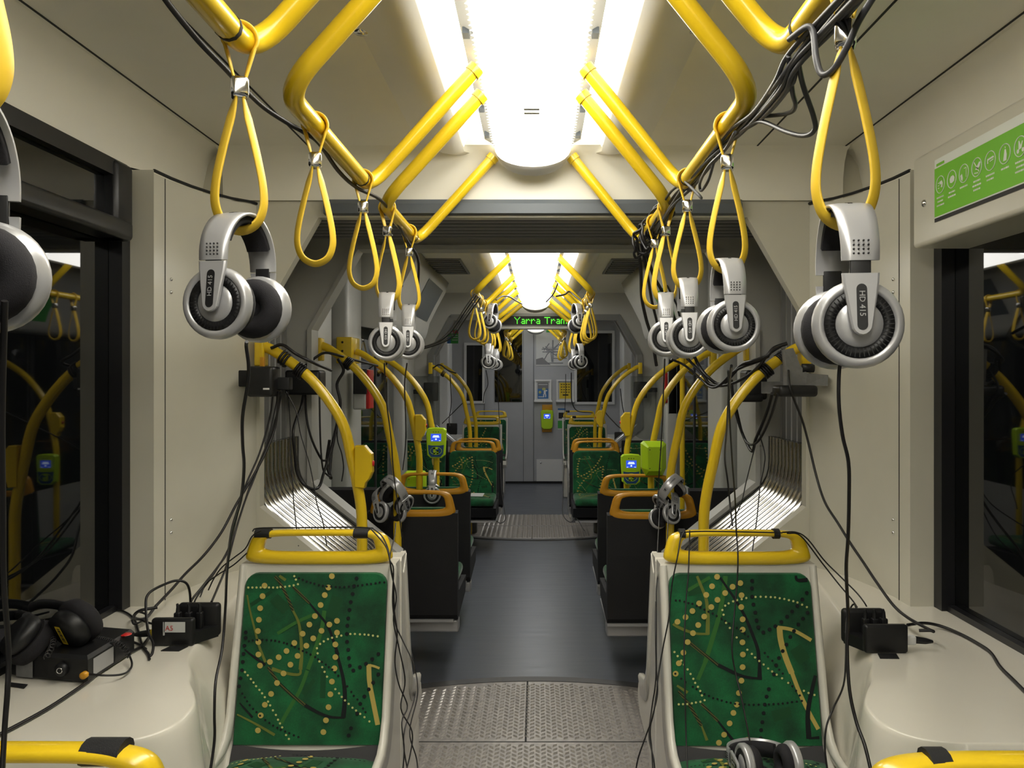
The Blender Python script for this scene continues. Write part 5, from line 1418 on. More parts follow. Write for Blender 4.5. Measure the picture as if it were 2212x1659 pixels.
# screens on the door fairings
for s,x0,x1,m in ((-1,848,905,'pblue'),(1,1424,1446,'sgreen')):
    pass
b = MB(); fp_ = [(.75,2.15),(.82,2.02),(.88,1.90)]
pts = [(sx(-1,u-.004),z) for u,z in fp_]; b.sheet(pts,'y',5.9,6.75)
single('information_panel', b, 'smoke', 'dark blue information panel on the left door fairing', 'panel')
b = MB(); pts = [(sx(1,u-.004),z) for u,z in [(.82,2.02),(.88,1.90),(.90,1.83)]]; b.sheet(pts,'y',5.3,5.75)
single('information_panel', b, 'sgreen', 'green notice on the right door fairing behind the black cables', 'panel')

# ================================================================== GREEN LED DISPLAY
GL = {'Y':["1000001","0100010","0010100","0001000","0001000","0001000","0001000"],'a':["00000","00000","01110","00001","01111","10001","01111"],'r':["00000","00000","10110","11001","10000","10000","10000"],
 'T':["1111111","0001000","0001000","0001000","0001000","0001000","0001000"],'m':["0000000","0000000","1110110","1001001","1001001","1001001","1001001"],'s':["00000","00000","01111","10000","01110","00001","11110"],' ':["000"]*7}
YD = 7.70
t = thing('led_display', 'dark hanging display with green dot lettering below the ceiling light', 'display', (P(1160,0,YD)[0],YD,P(0,708,YD)[2]))
a = P(1062,710,YD); c = P(1262,681,YD)
part('casing', MB().box((a[0],YD,a[2]),(c[0],YD+.12,c[2]+.02),0,.01), 'portal', t)
a2_ = P(1080,702,YD); c2_ = P(1246,683,YD)
part('display_panel', MB().box((a2_[0],YD-.006,a2_[2]),(c2_[0],YD+.002,c2_[2])), 'ink', t)
part('lower_lip', MB().box((a[0],YD-.02,a[2]-.004),(c[0],YD+.1,a[2]+.018),0,.005), 'wallgrey', t)
b = MB(); txt = 'Yarra Trams'; px_ = .0060; wcols = sum(len(GL[ch][0])+1 for ch in txt); xx = P(1111,0,YD)[0]; sxp = (P(1237,0,YD)[0]-xx)/wcols; ztop = P(0,685,YD)[2]; szp = (ztop-P(0,700,YD)[2])/7
for ch in txt:
    g = GL[ch]
    for r in range(7):
        for k,v in enumerate(g[r]):
            if v == '1':
                x = xx+k*sxp; z = ztop-r*szp; b.box((x,YD-.009,z-szp*.92),(x+sxp*1.0,YD-.0055,z))
    xx += (len(g[0])+1)*sxp
part('lettering', b, 'led', t)
b = MB(); b.lathe([(.001,-.035),(.05,-.032),(.085,-.020),(.10,0)], (P(1157,0,7.9)[0],7.9,P(0,700,7.9)[2]+.02), 'z', 24)
single('dome_light', b, 'lampm', 'small glowing dome light just below the green display', 'light')

# ================================================================== POSTERS ON THE CAB WALL
t = thing('route_map', 'pale route map poster on the cab wall', 'map', ((cabx(1193)),Y5,cabz(790)))
part('sheet', MB().box((cabx(1158),Y5-.006,cabz(790)),(cabx(1228),Y5-.001,cabz(716))), 'paper', t)
part('green_header', MB().box((cabx(1180),Y5-.008,cabz(718)),(cabx(1205),Y5-.0055,cabz(713))), 'sgreen', t)
b = MB()
def ml(pts, r=.006): b.tube([(cabx(x),Y5-.0075,cabz(y)) for x,y in pts], r, 4)
ml([(1194,735),(1194,782)],.009); ml([(1170,754),(1222,754)]); ml([(1172,760),(1215,760)]); ml([(1178,748),(1190,760),(1192,782)]); ml([(1172,750),(1205,770)]); ml([(1204,745),(1182,765),(1176,776)]); ml([(1200,765),(1222,765)]); ml([(1196,774),(1224,774)]); ml([(1184,784),(1216,784)]); ml([(1210,740),(1198,752)]); ml([(1175,757),(1186,742)])
part('route_lines', b, 'mapline', t)
b = MB(); b.box((cabx(1180),Y5-.0078,cabz(762)),(cabx(1200),Y5-.0062,cabz(749))); part('city_block', b, 'silverd', t)
b = MB(); b.add([(cabx(x),Y5-.0068,cabz(y)) for x,y in ((1158,776),(1172,772),(1180,780),(1190,788),(1158,788))],[(0,1,2,3,4)],0)
part('bay', b, 'cablel', t)
def poster(x0,x1,y0,y1,m,label):
    t = thing('framed_poster', label, 'poster', (cabx((x0+x1)/2),Y5,cabz(y1)))
    f = MB(); w = .022
    X0,X1,Z0,Z1 = cabx(x0),cabx(x1),cabz(y1),cabz(y0)
    f.box((X0,Y5-.03,Z0),(X0+w,Y5-.001,Z1)); f.box((X1-w,Y5-.03,Z0),(X1,Y5-.001,Z1)); f.box((X0+w,Y5-.03,Z1-w),(X1-w,Y5-.001,Z1)); f.box((X0-.01,Y5-.05,Z0),(X1+.01,Y5-.001,Z0+.03),0,.008)
    part('frame', f, 'white', t)
    part('mount', MB().box((X0+w,Y5-.012,Z0+.03),(X1-w,Y5-.002,Z1-w)), 'paper', t)
    pi = MB(); a,b_,c,d = X0+w+.018,X1-w-.018,Z0+.05,Z1-w-.02
    pi.box((a,Y5-.0145,c),(b_,Y5-.011,d)); part('print', pi, m, t)
    return t,a,b_,c,d
t,a,b_,c,d = poster(1155,1191,820,869,'pblue','framed blue poster with a small white figure, left of two')
g = MB(); W, Hh = b_-a, d-c
def ell(mb,cx,cz,rx_,rz_): mb.add([(a+W*cx+W*rx_*math.cos(2*PI*k/14),Y5-.0152,c+Hh*cz+Hh*rz_*math.sin(2*PI*k/14)) for k in range(14)],[tuple(range(14))],0)
part('pale_sky', MB().quad([(a,Y5-.0148,c+Hh*.62),(b_,Y5-.0148,c+Hh*.62),(b_,Y5-.0148,d),(a,Y5-.0148,d)]), 'cablel', t)
ell(g,.66,.40,.10,.14); ell(g,.56,.20,.05,.12); ell(g,.74,.20,.05,.12); ell(g,.80,.50,.10,.04); part('white_figure', g, 'white', t)
g = MB(); ell(g,.58,.60,.17,.09); ell(g,.22,.40,.12,.09); part('green_shapes', g, 'mq_c', t)
g = MB(); [g.quad([(a+W*.08,Y5-.0151,c+Hh*z),(a+W*e,Y5-.0151,c+Hh*z),(a+W*e,Y5-.0151,c+Hh*(z+.05)),(a+W*.08,Y5-.0151,c+Hh*(z+.05))]) for z,e in ((.86,.92),(.09,.62))]; part('text_band', g, 'paper', t)
t,a,b_,c,d = poster(1202,1240,820,869,'py','framed yellow poster with rows of black dots, right of two')
W, Hh = b_-a, d-c; g = MB()
for r in range(4):
    for k in range(4): g.quad([(a+W*(.12+.21*k),Y5-.0152,c+Hh*(.86-.16*r)),(a+W*(.25+.21*k),Y5-.0152,c+Hh*(.86-.16*r)),(a+W*(.25+.21*k),Y5-.0152,c+Hh*(.91-.16*r)),(a+W*(.12+.21*k),Y5-.0152,c+Hh*(.91-.16*r))])
g.quad([(a+W*.28,Y5-.0152,c+Hh*.19),(a+W*.76,Y5-.0152,c+Hh*.19),(a+W*.76,Y5-.0152,c+Hh*.27),(a+W*.28,Y5-.0152,c+Hh*.27)])
part('dots', g, 'ink', t)
t = thing('leaflet', 'green and white leaflet on the cab wall beside the card reader', 'leaflet', (cabx(1212),Y5,cabz(928)))
X0,X1,Z0,Z1 = cabx(1205),cabx(1222),cabz(928),cabz(882); Hz = Z1-Z0
part('sheet', MB().box((X0,Y5-.006,Z0),(X1,Y5-.001,Z1)), 'paper', t)
part('green_block', MB().box((X0,Y5-.008,Z0+Hz*.06),(X1,Y5-.0055,Z0+Hz*.42)), 'sgreen', t)
part('blue_band', MB().box((X0,Y5-.008,Z0+Hz*.92),(X1,Y5-.0055,Z1)), 'pblue', t)
part('picture', MB().box((X0+.01,Y5-.008,Z0+Hz*.52),(X1-.01,Y5-.0055,Z0+Hz*.80)), 'ink', t)
b = MB(); b.box((cabx(1098),8.0,0),(cabx(1099),8.01,.01))
# paper on the green seat
b = MB(); c_ = (P(1030,0,6.95)[0],6.98,.457)
b.add([(c_[0]-.06,c_[1]-.04,.459),(c_[0]+.05,c_[1]-.05,.459),(c_[0]+.06,c_[1]+.04,.474),(c_[0]-.05,c_[1]+.05,.474)],[(0,1,2,3)],0)
single('paper_sheet', b, 'paper', 'white paper sheet lying on the left green seat', 'paper')

# ================================================================== HEADPHONES ROUND POLES, ON SEATS
c = P(845,1042,3.74); phones(0,(c[0]+.005,3.74,c[2]),(38,26,-32),'silver headphones tangled round the second left pole, one pair above another seat',.93)
c = P(838,1062,3.80); phones(0,(c[0]-.03,3.84,c[2]),(-35,8,50),'second pair tangled round the second left pole, cup hanging lowest',.88)
c = P(1462,1045,3.72); phones(0,(c[0]-.02,3.74,c[2]),(45,-38,28),'silver headphones looped round the second right pole, upper pair',.93)
c = P(1452,1070,3.80); phones(0,(c[0]-.01,3.86,c[2]),(-25,-20,-60),'silver headphones hanging on the second right pole, lower pair',.88)
phones(0,(P(934,0,4.80)[0],4.815,.897),(0,0,94),'silver headphones hooked over the shaded yellow handle in the second left row',.93)
phones(1,(P(1632,0,2.02)[0]+.0,2.085,.520),(-99,0,6),'silver headphones lying on the near right green seat cushion',.93)

# ================================================================== CABLES
def cable(pts, r, label, m='cable', n=6, jitter=0.0, group=None, name='cable', cat='cable'):
    q = [P(*p) if len(p)==3 else p[1:] for p in pts]
    return single(name, MB().tube(crom(q, n), r, 7), m, label, cat, group)
RB_ = [(1885,-60,.88),(1790,50,1.04),(1715,130,1.14),(1690,180,1.2),(1640,245,1.44),(1592,280,1.6),(1545,330,1.76),(1492,388,2.05),(1455,430,2.3),(1418,490,2.6),(1392,520,2.86)]
offs = [(-14,-6),(4,-2),(-4,10),(10,8),(-8,2),(14,0),(2,16)]
nmz = ['topmost','second','third','fourth','fifth','sixth','lowest']
for k,(ox,oy) in enumerate(offs):
    rnd = random.Random(k); pts = [(x+ox*(1.25 if i<4 else .75)+rnd.uniform(-6,6), y+oy*(1.2 if i<4 else .8)+rnd.uniform(-6,6), Y-.012-.004*rnd.random()) for i,(x,y,Y) in enumerate(RB_)]
    cable(pts, .0036, 'grey cable in the thick bundle along the right rail, %s strand of seven' % nmz[k], 'cableg', group='right rail cable bundle')
cable([(1895,-20,.95),(1855,45,.97),(1830,100,.98),(1800,150,1.0),(1775,160,1.02),(1763,125,1.03),(1757,70,1.04),(1742,58,1.05),(1705,85,1.1)], .0042, 'thick grey cable making a V shaped loop before the biggest strap','cableg')
cable([(1703,120,1.12),(1708,160,1.16),(1712,200,1.2),(1718,225,1.24),(1712,240,1.3),(1690,247,1.36),(1640,252,1.44)], .0036, 'grey cable hanging in the inner loop below the right bundle','cableg')
cable([(1722,125,1.12),(1735,185,1.17),(1757,250,1.2),(1760,280,1.22),(1738,293,1.26),(1700,285,1.32),(1640,262,1.44),(1600,285,1.56)], .0038, 'grey cable hanging in the wide outer loop below the right bundle','cableg')
cable([(1588,285,1.55),(1572,315,1.62),(1560,330,1.66),(1530,360,1.76),(1512,395,1.9),(1515,412,1.92),(1530,390,1.86),(1545,340,1.76)], .0033, 'grey cable doubling back under the third right strap','cableg')
cable([(1480,392,2.02),(1500,412,2.0),(1515,428,2.0),(1502,415,2.1),(1460,402,2.2)], .0035, 'pale grey cable end sticking out of the bundle by the third right strap','cablel')
# knot of surplus cable
hk = []
rn = random.Random(3)
for k in range(96):
    a = k*2*PI/12.3; f = k/95
    cx, cy = 1378+62*f, 530-72*f
    hk.append(P(cx+18*math.cos(a)+rn.uniform(-6,6), cy+26*math.sin(a)+rn.uniform(-5,5), 2.84-.3*f+.03*math.sin(a*1.7)))
single('cable_hank', MB().tube(crom(hk,4), .0048, 6), 'cable', 'tangled black hank of surplus cable at the far end of the right rail', 'cable')
cable([(1375,520,2.85),(1384,580,2.95),(1386,640,3.0),(1396,690,3.05),(1408,730,3.1),(1418,790,3.15)], .006, 'black cable dropping from the hank, leftmost of three')
cable([(1385,525,2.85),(1398,590,2.95),(1408,650,3.0),(1420,700,3.05),(1430,760,3.1)], .005, 'black cable dropping from the hank, middle of three')
cable([(1390,525,2.85),(1410,590,2.95),(1428,625,3.0),(1445,660,3.1),(1470,720,3.3)], .006, 'black cable dropping from the hank, rightmost of three')
# left ceiling cable
cable([(340,-30,1.2),(365,10,1.22),(430,90,1.28),(488,150,1.36),(525,190,1.45),(570,232,1.55),(620,265,1.62),(655,285,1.64),(690,310,1.72),(730,368,1.9),(770,405,2.05),(830,440,2.32),(880,520,2.8),(903,560,3.0),(903,620,3.1)], .0048, 'dark cable strung along the left rail under the ceiling')
# hanging headphone leads
cable([(533,738,1.16),(532,750,1.17),(537,790,1.18),(535,830,1.2),(524,900,1.24),(524,960,1.28),(527,1010,1.32),(520,1080,1.38),(500,1150,1.48),(490,1240,1.58),(487,1310,1.62),(480,1400,1.60),(466,1470,1.52),(463,1540,1.5),(463,1600,1.5),(452,1680,1.48)], .0026, 'thin lead from the nearest left headphones down past the green seat')
cable([(1819,776,.955),(1813,800,.957),(1812,870,.96),(1820,940,.97),(1833,1000,.98),(1834,1080,1.0),(1832,1160,1.02),(1828,1230,1.04),(1832,1330,1.06),(1830,1400,1.06),(1835,1490,1.05),(1850,1560,1.04),(1868,1610,1.02),(1885,1680,1.0)], .0022, 'thin lead from the largest right headphones down to the bottom edge')
cable([(10,650,.70),(4,900,.74),(6,1100,.78),(8,1260,.82),(18,1400,.86),(16,1490,.86),(10,1570,.86),(4,1680,.85)], .0028, 'black lead hanging down the left frame edge')
# left: cables from gangway boxes to the housing
W_ = [([(602,845,2.93),(600,880,2.95),(592,930,2.95),(570,985,2.9),(540,1040,2.85),(510,1090,2.78),(478,1150,2.7),(440,1200,2.62),(400,1240,2.52),(372,1272,2.44),(336,1310,2.34),(315,1335,2.27),(290,1335,2.22),(300,1320,2.2),(340,1312,2.22)],.0042,'black mains cable from the left gangway box down to the labelled power box, thickest one'),
 ([(590,848,2.93),(583,900,2.95),(560,980,2.92),(528,1055,2.84),(508,1130,2.72),(492,1190,2.62),(470,1225,2.52),(435,1270,2.36),(412,1300,2.26),(408,1330,2.22)],.0034,'black cable running from the left gangway box into the labelled power box'),
 ([(607,846,2.93),(605,865,2.95),(588,930,2.96),(548,1035,2.86),(530,1080,2.8),(508,1150,2.68),(490,1220,2.56),(470,1270,2.42),(457,1300,2.30)],.0034,'black cable ending at the rear corner of the labelled power box'),
 ([(598,846,2.93),(596,875,2.95),(575,960,2.93),(542,1042,2.85),(520,1110,2.75),(498,1175,2.6),(462,1240,2.45),(425,1290,2.3),(418,1312,2.26)],.0024,'thin wavy wire falling from the left gangway box to the labelled power box')]
for p,r,l in W_: cable(p,r,l)
cable([(412,1312,2.26),(410,1280,2.25),(404,1262,2.24),(392,1255,2.23),(372,1256,2.22),(335,1272,2.20),(318,1287,2.18),(315,1310,2.16),(318,1350,2.12),(322,1370,2.1),(331,1390,2.08),(329,1410,2.05),(324,1418,2.04)], .0034, 'black cable arching out of the labelled power box in a tall loop')
cable([Q(215,1318,.004),Q(240,1316,.004),Q(270,1322,.005),Q(290,1338,.006),Q(298,1360,.006),Q(308,1395,.006),Q(320,1415,.005),Q(322,1426,.004)], .0032, 'black cable curving behind the recorder on the left housing') if False else None
def tcable(pts, r, label, dz=.004, m='cable'):
    q = [PZ(p[0],p[1],zt+(p[2] if len(p)>2 else dz)) for p in pts]
    return single('cable', MB().tube(crom(q,6), r, 7), m, label, 'cable')
tcable([(215,1318),(240,1316),(270,1322),(290,1338),(298,1360),(308,1395),(320,1412),(323,1424)], .0032, 'black cable curving behind the recorder on the left housing')
tcable([(-30,1602),(60,1555),(120,1520),(190,1472),(215,1450),(250,1425),(290,1405),(310,1393),(325,1375),(350,1366)], .0042, 'thick black cable running diagonally across the left housing top', .005)
tcable([(195,1360,.05),(240,1366,.03),(270,1380,.014),(300,1392,.005),(315,1402)], .0034, 'black cable from the recorder meeting the crossing cables')
tcable([(192,1456,.022),(225,1459,.018),(262,1457,.012),(280,1447,.010),(285,1432,.012),(278,1412,.020)], .0024, 'thin lead curling out of the recorder socket')
tcable([(285,1340,.02),(290,1348,.012),(305,1342,.012),(318,1330,.014),(300,1322,.02),(290,1332,.025),(320,1345,.03),(345,1350,.03)], .003, 'black cable tangle beside the yellow plug of the labelled power box')
# right: cables from the gangway to the housing
cable([(1703,800,2.9),(1706,835,2.86),(1716,865,2.87),(1732,905,2.9),(1746,955,2.9),(1764,1030,2.86),(1782,1085,2.78),(1810,1130,2.68),(1838,1175,2.58),(1865,1215,2.5),(1895,1260,2.4),(1930,1308,2.28),(1962,1335,2.2),(1998,1355,2.14),(2016,1364,2.12),(2010,1362,2.12),(1985,1362,2.13)], .0042, 'black mains cable from the right gangway pack to the right power box')
tcable([(1960,1350,.022),(1995,1346,.02),(2030,1352,.010),(2075,1370),(2120,1395),(2142,1412),(2160,1440),(2190,1470),(2240,1520)], .0042, 'thick black cable trailing along the right housing below the window', .005)
cable([(1690,1150,2.24),(1720,1150,2.25),(1745,1165,2.26),(1780,1210,2.3),(1815,1245,2.28),(1850,1280,2.25),(1866,1300,2.22),(1872,1310,2.22)], .002, 'thin wire from the right seat handle to the right power box, upper one')
cable([(1700,1152,2.24),(1730,1158,2.25),(1775,1215,2.28),(1812,1262,2.26),(1840,1295,2.24),(1852,1312,2.22)], .002, 'thin wire from the right seat handle to the right power box, lower one')
cable([(1470,1150,2.235),(1520,1148,2.245),(1600,1149,2.245),(1690,1151,2.245)], .002, 'thin wire lying along the top of the near right seat handle')
cable([(545,1148,2.245),(560,1141,2.25),(650,1140,2.25),(760,1139,2.25),(806,1141,2.245)], .002, 'thin wire lying along the top of the near left seat handle')
cable([(1850,1315,2.22),(1845,1305,2.2),(1838,1312,2.18),(1834,1325,2.15),(1828,1345,2.12),(1827,1420,2.05),(1822,1480,1.95),(1800,1530,1.88),(1785,1570,1.86),(1782,1620,1.85),(1790,1680,1.84)], .0023, 'thin lead falling from the right power box beside the green seat')
cable([(565,1146,2.245),(545,1158,2.25),(530,1185,2.26),(505,1205,2.28),(480,1225,2.3),(462,1250,2.32),(450,1275,2.32)], .0019, 'thin wire from the left seat handle towards the labelled power box, upper one')
cable([(533,1195,2.26),(505,1220,2.28),(470,1242,2.3),(445,1262,2.32),(432,1290,2.3)], .0019, 'thin wire from the left seat handle towards the labelled power box, lower one')
# bundles beside the near seats
bl = [[(805,1141,2.245),(825,1158,2.235),(838,1185,2.22),(843,1215,2.2),(850,1260,2.2),(852,1320,2.2),(858,1370,2.2),(853,1430,2.2),(862,1480,2.22),(880,1525,2.24),(868,1560,2.2),(873,1620,2.18),(868,1690,2.16)],
      [(800,1141,2.245),(830,1175,2.225),(840,1200,2.21),(846,1240,2.2),(856,1290,2.2),(850,1340,2.2),(862,1400,2.2),(875,1470,2.24),(866,1530,2.22),(890,1580,2.22),(886,1630,2.2),(870,1690,2.16)],
      [(855,1130,2.5),(852,1160,2.35),(842,1205,2.21),(850,1230,2.2),(848,1300,2.2),(855,1350,2.2),(868,1380,2.25),(895,1440,2.6),(902,1500,2.55),(885,1580,2.4),(900,1640,2.4),(905,1700,2.35)],
      [(870,1150,3.2),(876,1250,3.2),(878,1350,2.9),(893,1430,2.8),(897,1500,2.6),(872,1590,2.3),(885,1690,2.25)]]
for k,p in enumerate(bl): cable(p, .0019, 'thin black wire down the aisle side of the near left seat, %s of four' % ('leftmost','second','third','rightmost')[k], group='wires beside the left seat')
br = [[(1478,1148,2.235),(1470,1165,2.225),(1464,1200,2.2),(1452,1260,2.19),(1447,1310,2.18),(1444,1340,2.17),(1432,1400,2.16),(1422,1460,2.14),(1412,1540,2.1),(1395,1590,2.1),(1378,1640,2.1),(1370,1690,2.1)],
      [(1444,1080,2.9),(1440,1180,2.5),(1420,1250,2.3),(1418,1320,2.25),(1418,1440,2.2),(1420,1500,2.18),(1405,1570,2.16),(1408,1620,2.14),(1412,1690,2.1)],
      [(1425,1100,3.0),(1420,1200,2.6),(1416,1330,2.3),(1417,1460,2.2),(1408,1530,2.2),(1402,1590,2.16),(1412,1640,2.12),(1418,1700,2.1)]]
for k,p in enumerate(br): cable(p, .0019, 'thin black wire down the aisle side of the near right seat, %s of three' % ('rightmost','middle','leftmost')[k], group='wires beside the right seat')
cable([(1490,1146,2.235),(1489,1180,2.225),(1487,1240,2.2),(1482,1300,2.175),(1478,1400,2.13),(1480,1500,2.09),(1482,1590,2.06),(1485,1660,2.0),(1487,1720,1.96)], .0019, 'thin wire hanging straight down the left part of the near right seat')
cable([(1573,800,1.62),(1576,900,1.8),(1582,1000,2.0),(1588,1080,2.15),(1590,1140,2.22),(1594,1200,2.2),(1592,1260,2.19),(1586,1330,2.165),(1581,1400,2.13),(1588,1450,2.12),(1600,1500,2.09),(1612,1560,2.06),(1621,1608,2.04)], .0021, 'thin lead down the middle of the near right seat to the headphones lying there')
# bunches wrapped on the poles and hanging behind
def wrap(s, f, n_, label, Y=3.0, xb=.99, xv=.615, zb=1.565, r=.0045):
    # helix round the sloping top of a pole
    pts = []
    a = Vector((sx(s,xb-.07),Y,zb-.028)); b = Vector((sx(s,xb-(xb-xv)*.52),Y,zb-.125)); d = (b-a).normalized(); u = Vector((0,1,0)); v = d.cross(u)
    for k in range(n_*10+1):
        p = a.lerp(b, f+.22*k/(n_*10)); an = 2*PI*k/10
        pts.append(p+u*(.0245*math.cos(an))+v*(.0245*math.sin(an)))
    return single('cable_wrap', MB().tube(pts, r, 6), 'cable', label, 'cable')
wrap(-1,.10,3,'black cable wound round the top of the nearest left pole, upper winding')
wrap(-1,.55,4,'black cable wound round the nearest left pole, lower winding')
wrap(1,.05,5,'black cable wound round the top of the nearest right pole, upper winding')
wrap(1,.55,4,'black cable wound round the nearest right pole, lower winding')
wrap(-1,.5,4,'black cable wound round the second left pole',3.82,.995,.625,1.60)
wrap(-1,.35,3,'black cable wound round the far left portal pole',7.66,.975,.60,1.555)
LB = [([(585,752,2.97),(610,745,2.97),(640,765,2.97),(680,785,3.0),(715,800,3.2)],.006,'black cable lying along the nearest left pole'),
 ([(660,790,3.7),(685,770,3.72),(705,762,3.75),(740,770,3.8),(775,780,4.0),(815,790,4.3)],.006,'black cable strung from the second left pole towards the lit headphones'),
 ([(730,775,3.78),(742,800,3.8),(728,830,3.8),(735,870,3.8),(727,920,3.8),(718,960,3.8),(712,1020,3.75),(715,1032,3.7),(706,1000,3.7),(712,950,3.7)],.007,'thick black cable bunch dropping from the second left pole'),
 ([(655,855,3.55),(650,880,3.5),(640,905,3.45),(633,935,3.4),(637,980,3.4),(642,1020,3.4),(655,1045,3.4),(675,1056,3.4),(690,1050,3.45),(700,1020,3.5),(718,960,3.6),(735,890,3.7)],.006,'black knotted cable swinging in a deep loop behind the left bellows tubes'),
 ([(660,850,3.6),(662,900,3.6),(672,945,3.6),(690,985,3.62),(700,995,3.65),(712,985,3.68),(722,950,3.72),(733,880,3.76)],.005,'black cable in a shallow loop inside the deep left loop'),
 ([(690,850,3.6),(692,950,3.6),(697,1010,3.6),(706,1025,3.62),(714,1030,3.64)],.004,'black cable dropping straight behind the left bellows'),
 ([(622,845,3.3),(627,920,3.3),(627,980,3.25),(632,1040,3.2),(634,1080,3.15),(638,1120,3.1),(645,1180,3.05)],.0022,'thin wire crossing the left bellows tubes, nearest the white panel'),
 ([(618,846,3.3),(640,890,3.3),(650,940,3.25),(668,1000,3.2),(680,1060,3.15),(685,1090,3.1),(698,1130,3.05),(706,1180,3.0)],.0022,'thin wire crossing the left bellows tubes, farther from the white panel'),
 ([(735,860,3.9),(728,940,3.9),(738,980,3.9),(742,1010,3.9),(738,1040,3.9)],.003,'thin looped wire hanging below the second left pole')]
for p,r,l in LB: cable(p,r,l)
RBc = [([(1700,742,2.95),(1672,752,2.95),(1655,770,2.95),(1625,780,3.0),(1600,790,3.1),(1560,830,3.3),(1530,815,3.4),(1510,790,3.5),(1500,770,3.5)],.007,'thick black cable swagged between the right poles, upper'),
 ([(1690,745,2.95),(1660,765,2.95),(1640,790,2.98),(1610,815,3.05),(1570,832,3.2),(1535,830,3.35),(1518,810,3.4),(1490,780,3.5),(1478,768,3.5)],.006,'black cable swagged between the right poles, lower'),
 ([(1660,770,2.95),(1640,780,3.0),(1590,800,3.1),(1555,832,3.2),(1535,836,3.3),(1515,820,3.4),(1480,790,3.5),(1450,776,3.5)],.005,'black cable swagged between the right poles, longest'),
 ([(1580,790,1.66),(1575,840,1.9),(1570,930,2.3),(1566,990,2.6),(1572,1040,2.7),(1578,1100,2.7),(1582,1135,2.6)],.003,'black lead falling from the lettered right headphones past the poles'),
 ([(1668,850,2.9),(1660,880,3.0),(1645,920,3.1),(1632,950,3.2),(1625,975,3.3),(1612,955,3.4),(1598,920,3.4),(1585,870,3.4),(1580,820,3.4)],.006,'black cable in a deep V behind the right pole'),
 ([(1680,850,2.9),(1665,900,3.0),(1640,950,3.15),(1620,960,3.3),(1605,940,3.4),(1590,880,3.4)],.005,'black cable in a shallow V behind the right pole'),
 ([(1632,960,3.2),(1622,1000,3.2),(1612,1040,3.15),(1600,1090,3.1),(1575,1140,3.0)],.0022,'thin wire crossing the right bellows tubes, nearest the pole'),
 ([(1640,935,3.2),(1652,980,3.15),(1650,1010,3.15),(1642,1050,3.1),(1635,1120,3.05),(1628,1170,3.0),(1622,1215,2.9)],.0022,'thin wire crossing the right bellows tubes, nearest the white panel'),
 ([(830,785,2.38),(834,860,2.5),(845,950,2.7),(850,1020,2.85),(862,1110,3.0),(868,1160,3.1)],.0022,'thin lead below the larger lit left headphones'),
 ([(879,785,2.78),(874,830,2.9),(876,900,3.2),(876,960,3.5),(870,1015,3.7)],.0024,'thin lead below the smaller lit left headphones'),
 ([(1436,776,2.4),(1433,850,2.6),(1430,930,3.0),(1424,1020,3.4),(1420,1100,3.4)],.0024,'thin lead below the smallest right headphones')]
for p,r,l in RBc: cable(p,r,l)
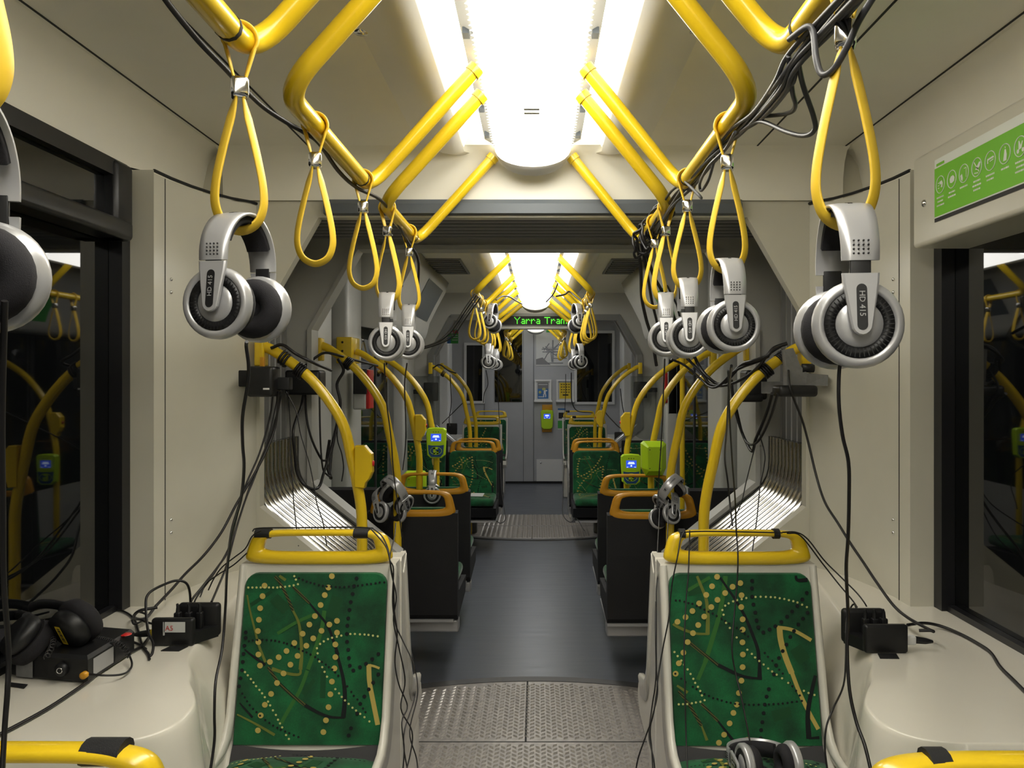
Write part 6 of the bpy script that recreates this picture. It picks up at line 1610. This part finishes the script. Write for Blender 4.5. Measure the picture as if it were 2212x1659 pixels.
# pale cables slanting to the middle left rail
for k in range(4):
    cable([(1026+k*4,634+k*3,4.78),(1005-k*2+k*5,664+k*4,4.9),(985+k*4,695+k*2,5.1),(965+k*4,720+k*3,5.3),(940,740+k*2,5.4),(903,752+k*1.5,5.5)], .0042, 'pale cable slanting from the middle left rail, %s of four' % ('uppermost','second','third','lowest')[k], 'cablel' if k%2==0 else 'cableg', group='slanting pale cables')
far = [([(1290,785,6.0),(1300,640+140,6.0)],0,'')]
FC = [([(1234,805,6.3),(1234,845,6.4),(1236,870,6.5),(1248,888,6.7),(1280,892,7.2)],.004,'black lead sagging from the right distant headphones'),
 ([(1072,648,5.6),(1085,640,5.7),(1100,641,5.8),(1115,650,6.0),(1128,657,6.2)],.005,'black cable arching from the left rail leg to the middle light'),
 ([(1205,612,5.7),(1195,635,5.8),(1180,652,6.0)],.005,'short black cable from the right rail leg to the middle light'),
 ([(1202,640,5.4),(1220,636,5.5),(1230,630,5.6),(1245,642,5.5),(1262,655,5.4)],.006,'black cable looped over the right middle rail'),
 ([(1222,808,7.2),(1222,850,7.2),(1220,890,7.2),(1222,950,7.0),(1224,1010,6.9)],.003,'thin lead dropping from the last right headphones'),
 ([(1050,800,6.0),(1054,830,6.2),(1046,850,6.4),(1044,870,6.6)],.003,'thin lead below the largest left distant headphones'),
 ([(1076,800,7.1),(1076,850,7.1),(1078,900,7.1),(1079,950,7.0)],.003,'thin lead dropping from the left distant headphones to the seats'),
 ([(1081,1000,6.9),(1084,1060,6.6),(1090,1105,6.3),(1092,1122,6.25),(1082,1130,6.2),(1072,1126,6.25)],.003,'thin wire trailing on the floor by the left green seat'),
 ([(1219,1000,6.9),(1217,1060,6.6),(1216,1110,6.3),(1232,1128,6.2),(1245,1120,6.2),(1262,1146,5.95)],.003,'thin wire trailing on the floor by the right green seat'),
 ([(935,795,7.5),(950,788,7.5),(968,800,7.5),(985,806,7.55)],.006,'black cable resting on the far left portal pole'),
 ([(972,810,7.5),(975,870,7.6),(970,905,8.0),(972,920,8.5)],.004,'black lead hanging from the far left portal pole'),
 ([(1000,870,8.2),(975,895,8.3),(955,915,8.3)],.004,'black lead slanting to the distant left box'),
 ([(1340,840,7.8),(1345,880,8.0),(1352,905,8.2),(1358,922,8.4)],.004,'black lead hanging right of the far portal pole'),
 ([(1300,880,7.7),(1315,900,8.2),(1332,918,8.7),(1340,925,8.95)],.005,'black lead slanting to the distant right box')]
for p,r,l in FC: cable(p,r,l)

# ================================================================== CAMERA, WORLD, COLOUR
cam = bpy.data.cameras.new('camera'); co = bpy.data.objects.new('camera', cam); col.objects.link(co)
co.location = (CX,0,H); co.rotation_euler = (PI/2,0,0)
cam.sensor_width = 36; cam.lens = F/2212*36
cam.shift_x = -(VX-1106)/2212; cam.shift_y = -(829.5-VY)/2212
cam.clip_start = .02
sc.camera = co
w = bpy.data.worlds.new('night'); w.use_nodes = True
w.node_tree.nodes['Background'].inputs['Color'].default_value = (0.006,0.007,0.009,1); w.node_tree.nodes['Background'].inputs['Strength'].default_value = 1
sc.world = w
sc.view_settings.view_transform = 'Standard'
sc.view_settings.look = 'None'
sc.view_settings.exposure = 0.0
try:
    sc.cycles.max_bounces = 6; sc.cycles.diffuse_bounces = 4; sc.cycles.glossy_bounces = 3; sc.cycles.transmission_bounces = 2; sc.cycles.use_adaptive_sampling = True; sc.cycles.adaptive_threshold = 0.05; sc.cycles.adaptive_min_samples = 16
    sc.cycles.use_denoising = True; sc.cycles.sample_clamp_indirect = 6
except Exception: pass
